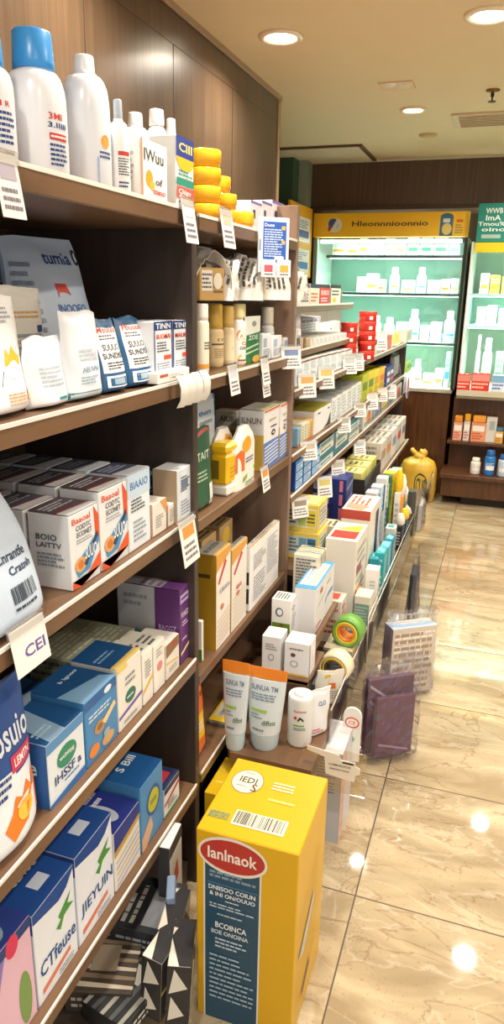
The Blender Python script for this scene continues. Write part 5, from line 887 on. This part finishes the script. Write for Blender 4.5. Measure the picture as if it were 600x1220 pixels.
boxm('medicine_carton', 'flat grey ribbed carton beneath the cream tape roll', 'carton', -.42, 2.08, DZ, .13, .10, .03, '7c848c', [('S', 'r', .0, .1+.3*k, 1, .22+.3*k, M('42484f')) for k in range(3)]+[('F', 'r', .0, .1+.3*k, 1, .22+.3*k, M('c0c4c8')) for k in range(3)])
roll_at('cream tape roll with yellow ring in front of the green one', -.402, 2.065, DZ+.0305, .052, .028, ('ece0c0', 'd8b23c', '4a423a'), -.15)
o = pouchmesh(.085, .02, .13, 'e9e5da', [('F', 'p', [(.05, .1), (.3, .1), (.5, .9), (.3, .9)], M('e8cc50')), ('F', 'r', .5, .5, .75, .66, M('e07a38')), ('F', 'l', .5, .2, .9, .45, 4, M('a8a090'))], 91).build('paper_wedge', None, (-.405, 1.965, DZ+.002), (0, .15, -1.1)); tag(o, 'white pouch with yellow stripe and orange square left of the cream tape roll', 'pouch')
o = boxm('orange_card', 'orange wedge shaped card standing between the cartons on the deck', 'card', -.432, Ycol(424, -.432, DZ), DZ, .05, .012, .15, 'e8822c', [('F', 'l', .2, .1, .9, .4, 3, M('f2b070')), ('S', 'r', 0, 0, 1, 1, M('f0a050'))], rz=-.2)
dk('medicine_box', 'green and white marbled box behind the tape rolls', 'medicine box', 431, -.40, .085, .06, 706, 'd8d4c4', [('S', 'r', .05, .1, .95, .8, M('6f948a')), ('S', 'l', .1, .2, .9, .75, 7, M('aac0b4')), ('S', 'r', 0, 0, 1, .1, M('4f9c50')), ('F', 'r', 0, 0, 1, .3, M('e0a03c')), ('T', 'r', .1, .1, .9, .9, M('e4dcc8'))])
dk('medicine_box', 'tall plain white box standing before the teal packs', 'medicine box', 440, -.392, .055, .05, 676, 'e9e9e4', [('F', 'l', .3, .2, .7, .8, 9, M('9ca8b0')), ('S', 'l', .4, .3, .8, .8, 7, M('b8c4c8'))])
for i, (px, X, tp, c) in enumerate([(444, -.412, 662, '1f8fa4'), (450, -.395, 655, '27a4ac'), (455.5, -.395, 648, '5ab4cc'), (460.5, -.395, 640, '1f7c94')]):
    dk('teal_packet', ['teal packet with white flowers, nearest of the teal group', 'bright turquoise packet, second of the teal group', 'light blue packet, third of the teal group', 'dark teal packet at the far end of the teal group'][i], 'packet', px, X, .085, .04, tp, c, [('F', 'l', .1, .1, .9, .9, 9, M('a8dce4')), ('S', 'l', .1, .1, .9, .9, 7, M('bfe4ea')), ('T', 'p', [(.1, .2), (.6, .1), (.9, .7), (.4, .9)], M('7fd0d4'))], grp='teal packets on the deck')
for i, (px, X, tp, c, c2) in enumerate([(438, -.53, 585, 'dfe0e2', 'b8c0cc'), (444, -.52, 578, 'd4e2ea', '6ab0d8'), (450, -.52, 568, 'e8ecec', '2f7fb8'), (455, -.51, 566, '2f6c54', 'c8d8b0'), (459, -.50, 562, 'e0c838', '8a9a3c'), (463, -.49, 560, 'd8dccc', '7a9a54'), (467, -.48, 558, '9cb4a0', 'dfe4dc'), (471, -.47, 566, '3f8c9c', 'd8e8ec')]):
    dk('long_carton', f'tall narrow carton in the row of long packs behind the fence, {ORD[i]} from the left', 'carton', px, X, .065, .055, tp, c, [('F', 'r', .25, .2, .5, .6, M(c2)), ('F', 'l', .55, .1, .9, .9, 9, M(c2)), ('S', 'r', .1, .5, .9, .9, M(c2)), ('S', 'r', .4, .08, .6, .4, M('5aa8d0'))], grp='tall narrow cartons behind the fence')
for i, (x, yy, w_, d_, h_, c, c2) in enumerate([(-.50, 2.42, .09, .09, .17, 'd8d2c8', 'c84a3c'), (-.40, 2.36, .05, .05, .10, 'b9c4cc', '3f6a8c'), (-.42, 2.63, .09, .05, .0, '3a3236', 'c8a0a8'), (-.50, 2.42, .07, .07, .0, 'e0dcd0', '8a9a5c'), (-.415, 2.75, .08, .05, .0, '26262a', 'd8d0c4'), (-.505, 3.12, .12, .07, .30, '4a3c40', 'b8929c'), (-.41, 3.25, .07, .045, .20, 'd4dcd8', '4f9ca8')]):
    if h_ == 0: continue
    boxm('medicine_box', ['cream box with red print near the start of the long deck', 'small grey blue box at the start of the fence', 'small black and pink box behind the fence', '', 'black box with cream lines behind the fence', 'dark plum box in front of the tall narrow cartons', 'small white and teal box close to the teal packets'][i], 'medicine box', x, yy, DZ, w_, d_, h_, c, [('F', 'l', .1, .1, .9, .9, 6, M(c2)), ('S', 'l', .1, .2, .9, .85, 5, M(c2)), ('T', 'r', .2, .2, .8, .8, M(c2))])
# brushes with long handles and card heads
for i, (px, X, tp, hc, bc) in enumerate([(470, -.445, 560, 'f0c020', 'e8e4dc'), (474, -.43, 566, 'f2f0ea', 'f0a040'), (478, -.42, 580, 'f2ece4', '2fa078'), (474, -.40, 612, 'efe6da', '26262a'), (479, -.395, 606, 'f2c824', '1f4a68'), (484, -.385, 600, 'e8e0d8', '4a504c')]):
    y = Ycol(px, X, DZ); top = Zrow(tp, X, y)-DZ
    t = thing('toothbrush_pack', ['long pack with yellow tip, furthest left of the brush packs', 'long pack with white tip and orange body beside the yellow tipped one', 'long pack with green body and white tip near the aisle', 'short black pack with cream tip at the fence', 'navy pack with yellow tip at the fence', 'grey pack with pale tip, furthest along the fence'][i], 'brush pack', (X, y, DZ+.0005), (0, 0, 0), 'long brush packs by the fence')
    b_ = boxmesh(.06, .03, top*.68, bc, [('F', 'l', .2, .1, .8, .8, 6, M('c8ccd0')), ('S', 'l', .2, .2, .8, .8, 5, M('b8bcc0'))]); b_.build('pack_body', t)
    m_ = MB(); m_.lathe([(.016, top*.68+.0005), (.024, top*.74), (.022, top*.9), (.012, top)], M(hc, .35), 14); m_.build('tip', t)
t = thing('black_tube', 'dark grey tube standing at an angle by the aisle end of the brush packs', 'tube', (-.375, 3.75, DZ+.0), (.12, .0, 0))
MB().lathe([(.02, 0), (.022, .01), (.022, .24), (.018, .26)], M('3c403c', .35), 18).build('tube_body', t)
film_bag('clear_packet', 'clear plastic packet at the fence past the brush packs', 'packet', -.335, 3.9, .36, .22, .05, .26, 12, [('card_insert', 0, 0, .01, .16, .02, .14, 'd4d2cc', [('F', 'l', .1, .1, .9, .9, 5, M('8a8c8a')), ('F', 'r', .1, .1, .5, .3, M('b8343c'))])])['kind'] = 'thing'
# goods hanging and standing outside the fence, on the floor
t = film_bag('clear_bag', 'clear plastic bag holding a patterned box on the floor outside the fence', 'bag', -.235, 2.75, 0, .25, .13, .38, 15, [('patterned_box', 0, 0, .012, .20, .075, .30, 'd8ccbe', [('F', 'l', .05, .05, .95, .95, 14, M('f4eee6')), ('F', 'l', .05, .05, .95, .95, 9, M('a89484')), ('S', 'r', .0, .0, 1, 1, M('a89aa8')), ('T', 'p', [(0, 0), (1, 0), (1, .5), (0, .8)], M('a8c0dc')), ('T', 'l', .1, .5, .9, .9, 2, M('efe6dc'))])], rz=-.95)
t = film_bag('clear_bag', 'clear plastic bag holding dark plum coloured folders, beside the lower step', 'bag', -.24, 2.28, 0, .24, .12, .40, 19, [('plum_folder', -.018, 0, .012, .18, .02, .30, '5f3052', [('F', 'p', [(.05, .7), (.9, .2), (.9, .24), (.05, .75)], M('a88aa4')), ('F', 'p', [(.05, .9), (.9, .5), (.9, .53), (.05, .94)], M('c8b4c4')), ('S', 'r', 0, 0, 1, 1, M('6a4a64'))]), ('plum_folder', .012, .01, .012, .15, .018, .24, '6f3f60', [('F', 'p', [(.1, .2), (.9, .05), (.9, .08), (.1, .24)], M('b89ab4')), ('S', 'r', 0, 0, 1, 1, M('8a6a80'))])], rz=-.95)
film_bag('clear_packet', 'clear packet with navy card hanging past the patterned box', 'packet', -.29, 3.35, 0, .20, .07, .42, 23, [('navy_card', 0, 0, .02, .15, .03, .30, '343c52', [('F', 'l', .1, .5, .9, .9, 5, M('7a84a0')), ('F', 'e', .4, .3, .12, .05, M('d88050'))])])
t = thing('floor_carton', 'tall grey and pink carton on the floor behind the yellow carton', 'carton', (-.355, 1.87, 0))
boxmesh(.17, .085, .315, 'c9ccd4', [('S', 'r', 0, 0, 1, 1, M('b4bac4')), ('S', 'l', .1, .55, .8, .95, 12, M('6a7484')), ('S', 'b', .2, .08, .5, .4, 12, M('2b2c30')), ('F', 'r', 0, 0, .35, 1, M('e4bcae')), ('F', 'r', .36, 0, 1, 1, M('d0d0d8')), ('F', 'l', .1, .1, .3, .9, 6, M('d8a898')), ('T', 'r', 0, 0, 1, 1, M('cfcfd2'))]).build('carton_body', t)
t = thing('shelf_sign', 'white die cut sign card clipped on a clear sheet beside the lower step', 'sign', (-.33, 1.66, .36))
m_ = MB(); m_.rbox(-.07, -.001, -.075, .105, .001, .06, CLEAR, .0004); m_.build('clear_sheet', t)
m_ = MB(); pl = [(-.06, .055), (.03, .045), (.035, .03), (.075, .03), (.075, .02), (.088, .015), (.09, -.002), (.078, -.008), (.075, -.03), (-.005, -.022), (-.01, .03), (-.06, .042)]
m_.add([(x, -.0035, z) for x, z in pl]+[(x, -.0015, z) for x, z in pl], [tuple(range(12)), tuple(range(23, 11, -1))]+[(i, (i+1) % 12, 12+(i+1) % 12, 12+i) for i in range(12)], M('eee9df', .5)); m_.build('sign_card', t)
sf = lambda u, v: (Vector((-.005+u*.08, -.0036, -.022+v*.05)), Vector((0, -1, 0)))
m_ = MB(); m_.text(sf, 'CAMHIOIOS', .1, .62, .85, .76, M('5a5650')); m_.text(sf, 'INNOI DNI', .14, .36, .8, .48, M('5a5650')); m_.rect(sf, .56, .88, .95, 1.0, '4a463e'); m_.build('print', t)
t = thing('tube_card', 'white rounded card with red oval logo standing beside the lower step corner', 'card', (-.315, 1.93, .20), (0, .0, 0))
m_ = MB(); pts = [(-.028, 0), (.028, 0), (.028, .16)]+[(.028*math.cos(q*math.pi/8), .16+.028*math.sin(q*math.pi/8)) for q in range(1, 8)]+[(-.028, .16)]; n_ = len(pts)
m_.add([(x, -.004, z) for x, z in pts]+[(x, .004, z) for x, z in pts], [tuple(range(n_)), tuple(range(2*n_-1, n_-1, -1))]+[(i, (i+1) % n_, n_+(i+1) % n_, n_+i) for i in range(n_)], M('ecebe6')); m_.build('card_body', t)
sf = lambda u, v: (Vector((-.028+u*.056, -.0042, v*.19)), Vector((0, -1, 0))); m_ = MB(); m_.ell(sf, .5, .72, .4, .1, 'd8483c'); m_.ell(sf, .5, .72, .33, .075, 'f2e8e0'); m_.text(sf, 'CZ', .3, .69, .7, .75, M('d8483c')); m_.ell(sf, .4, .42, .3, .06, '8ac0a8'); m_.build('print', t)
LAST = (-.315, 1.93)
# ------------------------------------------------------------------ cooler goods
g = 'goods on the lit cooler shelves'
def cg(px0, px1, ptop, Y, z, label, kind='b', col='eef2f0', acc='e8a050', k=0):
    x0, x1 = Xcol(px0, Y, z), Xcol(px1, Y, z); xm = (x0+x1)/2; w = x1-x0-.003; h = Zrow(ptop, xm, Y)-z
    if kind == 'b':
        return tag(boxmesh(.12, w, h, col, [('S', 'r', .1, .25, .9, .45, M(acc)), ('S', 'l', .1, .55, .9, .85, 2, M('b8c8c4'))]).build('cooler_box', None, (xm, Y+.06, z+.0005)), label, 'box', g)
    r = w/2
    return bottle('cooler_bottle', label, xm, Y+r, z, r, h*.72, r*.6, r*.65, h*.26, col, 'f6f8f8', [('F', 'r', .3, .4, .9, .55, M(acc)), ('F', 'l', .3, .15, .9, .35, 2, M('9ab8c0'))], shoulder=.3, group=g, a=(-2.8, -.3))
rows = [
 (1.905, FY+.17, 'top', [(395, 411, 287, 'b', 'eef0ea', 'e8a050'), (412, 426, 290, 'b', 'f2efe4', 'e89a48'), (427, 437, 284, 'b', 'efe8d8', 'e6a860'), (440, 455, 289, 'b', 'eef4f0', 'c8d8cc'), (458, 470, 284, 'b', 'f4f0dc', 'e8d8a0'), (471, 481, 285, 'b', 'f2efd8', 'd8c880'), (484, 498, 283, 'b', 'eef2ec', '5fb08a'), (500, 514, 283, 'b', 'eef2ec', '4fa680'), (516, 532, 283, 'b', 'eef0ea', '5fb08a'), (534, 546, 284, 'b', 'eaf2f6', '9cc4e0')]),
 (1.615, FY+.22, 'second', [(424, 434, 330, 'b', 'eef2f2', 'cfdcdc'), (435, 448, 326, 'b', 'f0f2f0', 'e8a058'), (449, 457, 333, 'b', 'f4ece4', 'e88a40'), (462, 474, 318, 'o', 'eef0ee', 'e89040'), (477, 492, 334, 'b', 'f2f2ee', 'e8a070'), (494, 506, 318, 'o', 'e4f0f6', '5fb4dc'), (508, 522, 334, 'b', 'eef2f0', 'cfe0dc'), (524, 535, 333, 'b', 'f4ece4', 'e8904c'), (536, 545, 332, 'b', 'f2f0e4', 'e0cc90')]),
 (1.225, FY+.24, 'third', [(440, 452, 376, 'o', 'eef2f0', 'd8e4e4'), (455, 468, 378, 'o', 'eef2f2', 'e8b060'), (470, 482, 384, 'b', 'eef2f2', 'c8dcd8'), (484, 497, 368, 'o', 'eaf2f4', '2f9cc0'), (499, 510, 388, 'b', 'f0f2f0', 'c0d8d0'), (511, 524, 384, 'b', 'eef4f2', 'b8d8c8'), (526, 540, 370, 'o', 'e4eef8', '5fa8d8')]),
 (.8755, FY+.12, 'bottom', [(478, 488, 440, 'b', 'eef0ee', 'e8b890'), (490, 500, 428, 'o', 'f4ece4', 'e8784c'), (502, 514, 446, 'b', 'f0f2f0', 'e89a50'), (516, 526, 440, 'b', 'eef0ee', 'e8a060'), (527.5, 533, 420, 'b', 'd8ecf8', '4fa8dc'), (460, 476, 442, 'b', 'eef0ee', 'd8e0dc')])]
for z, Y, nm, its in rows:
    for i, (a_, b_, tp, kd, c, ac) in enumerate(its): cg(a_, b_, tp, Y, z, f'white {"box" if kd == "b" else "bottle"} on the {nm} level of the yellow headed cooler, {ORD[i]} from the left', kd, c, ac)
for k in range(3): cg(513+k*9, 521+k*9, 398, FY+.40, 1.225, f'pale box behind the bottles on the third cooler level, {ORD[k]} of the back row', 'b', 'dff0ec', '6ab8a4')
for z, Y, nm, its in [(1.62, QY+.12, 'upper', [(570, 581, 326, 'b', 'eee6d0', 'e8a838'), (582, 594, 328, 'b', 'e8b848', 'c88a28'), (596, 612, 330, 'b', 'e8c068', 'd89838')]),
                     (1.385, QY+.12, 'middle', [(566, 577, 366, 'b', 'e8ecea', '9aa4a8'), (578, 590, 364, 'b', 'e6e8e4', 'b8b8b4'), (592, 610, 368, 'b', 'dcdcd4', 'a8a898')]),
                     (.9005, QY+.10, 'bottom', [(562, 568, 398, 'o', 'eef0f0', 'a8b8c0'), (570, 582, 402, 'o', 'f2f2f0', '4fa890'), (586, 596, 420, 'b', 'd8e8e0', '6aa898')])]:
    for i, (a_, b_, tp, kd, c, ac) in enumerate(its): cg(a_, b_, tp, Y+.04, z, f'{"box" if kd == "b" else "bottle"} on the {nm} level of the teal signed cooler, {ORD[i]} from the left', kd, c, ac)
for i, (a_, b_, tp, c, ac) in enumerate([(543, 559, 446, 'd8342c', 'f2d8b8'), (560, 582, 445, 'd83a30', 'f0c8b0'), (584, 600, 447, '4a8cc8', 'eef2f6')]):
    x0, x1 = Xcol(a_, QY-.07, .9), Xcol(b_, QY-.07, .9)
    B_ = boxmesh(.06, x1-x0-.004, Zrow(tp, (x0+x1)/2, QY-.07)-.9, ['d8342c', 'd8342c', 'dfe8f2'][i], [('S', 'l', .05, .1, .95, .5, 2, M(['f2c8b0', 'f2c8b0', '3a78c0'][i])), ('S', 'r', .02, .55, .98, .95, M(['e88a7c', 'e8908a', '7fb0dc'][i])), ('T', 'l', .1, .1, .9, .9, 2, M('f6e4dc'))])
    tag(B_.build('sachet_box', None, ((x0+x1)/2, QY-.038, .9005)), ['red sachet box on the cooler sill, nearest the yellow headed cooler', 'second red sachet box on the cooler sill under the teal sign', 'white box with blue squares on the cooler sill at the right edge'][i], 'box')
B(qx0, QY-.075, .855, qx1, QY, .90, M('c8c0aa', .3)).build('front_ledge', Q)
# low shelf goods
g = 'goods on the low brown wall shelves'
for i, (a_, b_, tp, c, ac) in enumerate([(538, 549, 496, 'e8a890', 'e8902c'), (550, 558, 494, 'dcd4cc', 'eda828'), (559, 577, 496, 'e8966c', 'f0a43c'), (588, 598, 510, 'e0b048', '4a7c98')]):
    x0, x1 = Xcol(a_, 5.93, .487), Xcol(b_, 5.93, .487); xm = (x0+x1)/2; h = Zrow(tp, xm, 5.93)-.487
    t = thing('orange_capped_pack', ['pink pack with orange cap, leftmost on the low shelf', 'slim white pack with yellow cap beside the leftmost low shelf pack', 'wide salmon pack with orange cap on the low shelf', 'pack with orange and blue panel on the low shelf near the right edge'][i], 'pack', (xm, 5.97, .4875), group=g)
    boxmesh(.07, x1-x0-.004, h*.74, c, [('S', 'l', .1, .1, .9, .5, 3, M('b8483c')), ('S', 'r', .1, .55, .9, .85, M('f2ece4'))]).build('pack_body', t)
    B(-(x1-x0)*.42, -.03, h*.745, (x1-x0)*.42, .03, h, M(ac, .35), .006).build('cap', t)
boxm('medicine_box', 'white box with grey square panel on the low shelf behind the orange capped packs', 'medicine box', Xcol(583, 5.98, .487), 5.98, .487, .06, .08, .20, 'dcd8d0', [('S', 'r', .3, .5, .8, .85, M('a8b4b8'))])
for i, (a_, b_, tp, c, cc) in enumerate([(559, 571, 545, 'e9e4da', 'e9e4da'), (575, 588, 536, '2f7cc4', '2860a8'), (591, 606, 541, 'c4d4e4', '2c68b0')]):
    x0, x1 = Xcol(a_, 5.80, .258), Xcol(b_, 5.80, .258); r = (x1-x0)/2; xm = (x0+x1)/2; h = Zrow(tp, xm, 5.80)-.258
    bottle('lotion_bottle', ['small cream bottle on the lowest wall shelf', 'blue bottle with white label on the lowest wall shelf', 'pale blue bottle with blue cap at the right edge of the lowest wall shelf'][i], xm, 5.80, .258, r, h*.76, r*.7, r*.8, h*.22, c, cc, [('F', 'r', .2, .3, .9, .6, M(W_)), ('F', 'l', .2, .62, .9, .8, 2, M('cfe0f0'))], shoulder=.15, group=g, a=(-2.8, -.3))
# ------------------------------------------------------------------ yellow plastic bag on the floor
t = thing('plastic_bag', 'knotted yellow plastic bag with a dark green emblem on the floor by the coolers', 'bag', (-.55, 5.80, 0))
m_ = MB(); n = 40; prof = [(.12, .0), (.138, .01), (.145, .08), (.146, .2), (.14, .27), (.12, .315), (.075, .34), (.05, .352), (.042, .37)]
R = random.Random(4); vs = []
def bagr(k, a): return 1+.05*math.sin(5*a+k*.9)*(k/8)+.045*math.sin(11*a-k*1.3)*(k/8)**.7+.012*math.sin(23*a+2.3*k)
NV_ = 26
def prf(v):
    t_ = v*(len(prof)-1); i = min(int(t_), len(prof)-2); f_ = t_-i; return prof[i][0]+(prof[i+1][0]-prof[i][0])*f_, prof[i][1]+(prof[i+1][1]-prof[i][1])*f_
def bp(u, v):
    a = u*2*math.pi; r, z = prf(v); q = bagr(v*8, a); ca, sa = math.cos(a), math.sin(a)
    e = (abs(ca)**4+abs(sa)**4)**-.18
    return Vector((r*ca*q*e*1.0, r*sa*q*e*.8, z+.006*math.sin(7*a)*(v > .3)))
m_.add([bp(i/n, j/NV_) for j in range(NV_+1) for i in range(n)], [(j*n+i, j*n+(i+1) % n, (j+1)*n+(i+1) % n, (j+1)*n+i) for j in range(NV_) for i in range(n)], M('d9ae3c', .38), True)
m_.add([bp(i/n, 0) for i in range(n)], [tuple(range(n))[::-1]], M('d9ae3c', .38)); m_.build('bag_body', t)
m_ = MB()
for s_ in (-1, 1):
    pts = [Vector((s_*.014, 0, .35)), Vector((s_*.026, -.008, .375)), Vector((s_*.036-.012, -.012, .40)), Vector((s_*.04-.018, 0, .418))]
    vs = []; n2 = 12
    for j_, p_ in enumerate(pts):
        for q_ in range(n2): a_ = 2*math.pi*q_/n2; rr = [.034, .03, .03, .016][j_]*(1+.25*math.sin(3*a_+j_)); vs.append(p_+Vector((rr*math.cos(a_), rr*.5*math.sin(a_), .008*math.sin(2*a_+s_))))
    m_.add(vs, [(j_*n2+q_, j_*n2+(q_+1) % n2, (j_+1)*n2+(q_+1) % n2, (j_+1)*n2+q_) for j_ in range(3) for q_ in range(n2)]+[tuple(range(36, 48))], M('dcb040', .38), True)
m_.lathe([(.045, .345), (.052, .36), (.04, .38), (.015, .39)], M('dcb040', .38), 14); m_.build('knot', t)
def bsf(u, v):
    a = -math.pi/2+(u-.5)*1.3; p = bp((a/(2*math.pi)) % 1, .12+v*.42); nn = Vector((p.x, p.y, 0)).normalized(); return p, nn
bsf.curved = 1
m_ = MB(); m_.layer = 12
E_ = lambda ru, rv, c: [(.68+ru*math.cos(q*math.pi/12), .46+rv*math.sin(q*math.pi/12)) for q in range(24)]
m_.poly(bsf, E_(.26, .34, 0), '2c4a2a'); m_.poly(bsf, E_(.22, .28, 0), 'd0ad45'); m_.text(bsf, 'CUS', .5, .3, .86, .62, M('2c4a2a')); m_.build('emblem', t)
# ------------------------------------------------------------------ price tags
tg = [0]
def ptag(px, py, X, w, h, label, col='efede8', acc='c8b8a0', rz=0, tilt=.15, txt=None):
    """card in a clear clip on the shelf lip; px, py is its top middle"""
    p = onX(px, py, X)
    t = thing('price_tag', label, 'price tag', (X, p.y, p.z), (0, -tilt, rz), 'price tags clipped to the shelf edges')
    m_ = MB(); m_.rbox(0, -w/2, -h, .0018, w/2, 0, M(col), .0006)
    sf = lambda u, v: (Vector((.0018, -w/2+u*w, -h+v*h)), Vector((1, 0, 0)))
    if txt: m_.text(sf, txt, .3, .3, .9, .55, M('6a5aa0'))
    else: m_.lines(sf, .12, .1, .88, .5, 3, M('7a7480')); m_.rect(sf, .15, .6, .85, .85, acc)
    m_.build('paper_card', t)
    m_ = MB(); m_.rbox(-.001, -w/2-.003, -.012, .004, w/2+.003, .006, CLEAR, .001); m_.build('clip', t)
XT = XF+.004
ptag(3, 183, XT, .05, .08, 'white price tag at the left edge under the top shelf bottles', acc='b0a8b8')
ptag(30, 742, XT, .085, .075, 'large curled white price tag lettered CEI on the third shelf edge', txt='CEI')
ptag(222, 238, XT, .062, .085, 'white price tag at the far end of the top shelf edge', acc='c8c4d4')
ptag(268, 250, XT, .075, .085, 'white price tag under the yellow tubs')
ptag(221, 618, XT+.01, .085, .105, 'clear holder with white and orange price card at the end of the third shelf', acc='e8944c')
for k in range(4):
    y = Ycol(213+k*9, XT+.012, 1.42)
    t = thing('paper_strip', f'curled blank paper strip clipped at the end of the second shelf, {ORD[k]} from the left', 'paper strip', (XT+.004, y, 1.428), (0, 0, -.3), 'curled paper strips on the second shelf edge')
    m_ = MB(); pt = [(0, 0), (.012, .004), (.022, -.008), (.027, -.022), (.025, -.045), (.014, -.062)]
    m_.add([(x, s_*.012, z) for x, z in pt for s_ in (-1, 1)]+[(x-.0015, s_*.012, z-.001) for x, z in pt for s_ in (-1, 1)], [(2*i, 2*i+1, 2*i+3, 2*i+2) for i in range(5)]+[(12+2*i, 14+2*i, 15+2*i, 13+2*i) for i in range(5)], M('dfdcd4'), True); m_.build('strip', t)
pos_ = [(276, 435, .075, 'cfc8d4', 'upper shelf of the second bay, left one'), (314, 427, .075, 'd8d0d8', 'upper shelf of the second bay, right one'), (315, 448, .06, 'e0844c', 'orange marked one hanging below the upper shelf of the second bay'),
        (314, 556, .075, 'e0904c', 'middle shelf of the second bay'), (346, 413, .07, '7a8cb4', 'upper panel edge of the long run'), (365, 445, .085, 'd8a860', 'ticketed row, left one with orange mark'), (388, 437, .085, 'dcc070', 'ticketed row, second from the left'),
        (416, 424, .08, 'b8c0c4', 'ticketed row, third from the left'), (425, 421, .08, 'b0b8c0', 'ticketed row, fourth from the left'), (454, 395, .10, 'd0d4d4', 'red box beyond the tins'),
        (367, 526, .07, 'c8b8a0', 'shelf under the slim pastel cases, curled one'), (409, 497, .07, 'a8a8a8', 'shelf under the white cartons'), (428, 480, .07, 'b0a898', 'shelf under the bright sachet boxes, left one'), (443, 468, .09, 'c8c8c8', 'shelf under the bright sachet boxes, middle one'), (455, 462, .08, 'd8d0c8', 'shelf under the bright sachet boxes, right one'), (466, 458, .09, 'c8d0dc', 'navy checked box on the long run'),
        (357, 593, .075, '9a8a78', 'shelf of the blue grid boxes, left one'), (386, 568, .09, 'c8c070', 'shelf of the blue grid boxes, yellowish one'), (402, 548, .08, 'b8b4a4', 'shelf of the flat teal boxes'), (428, 524, .08, 'a8b4c4', 'shelf of the pale packet boxes')]
for (px, py, hh, ac, lb) in pos_: ptag(px, py, XT, .066 if px < 345 else .075, hh, rz=0 if px < 345 else -.7, label= 'white price tag on the '+lb if 'one hanging' not in lb else 'price tag, '+lb, acc=ac)
# ------------------------------------------------------------------ light and camera
w = bpy.data.worlds.new('shop_ambient_fill'); SC.world = w; w.use_nodes = True
nt = w.node_tree; bg = nt.nodes['Background']
bg.inputs['Color'].default_value = (1, .97, .93, 1); bg.inputs['Strength'].default_value = .8  # even warm white fill, added to brighten the room through its open sides
cam = bpy.data.cameras.new('camera'); co = bpy.data.objects.new('camera', cam); C.objects.link(co)
cam.sensor_fit = 'VERTICAL'; cam.sensor_height = 36; cam.lens = FOC/1220*36; cam.clip_start = .02; cam.clip_end = 50
co.matrix_world = Matrix(((CR.x, CU.x, -CF.x, 0), (CR.y, CU.y, -CF.y, 0), (CR.z, CU.z, -CF.z, EYE), (0, 0, 0, 1)))
SC.camera = co
SC.view_settings.view_transform = 'Standard'; SC.view_settings.look = 'None'; SC.view_settings.gamma = 1; SC.view_settings.exposure = .17
SC.view_settings.use_curve_mapping = False
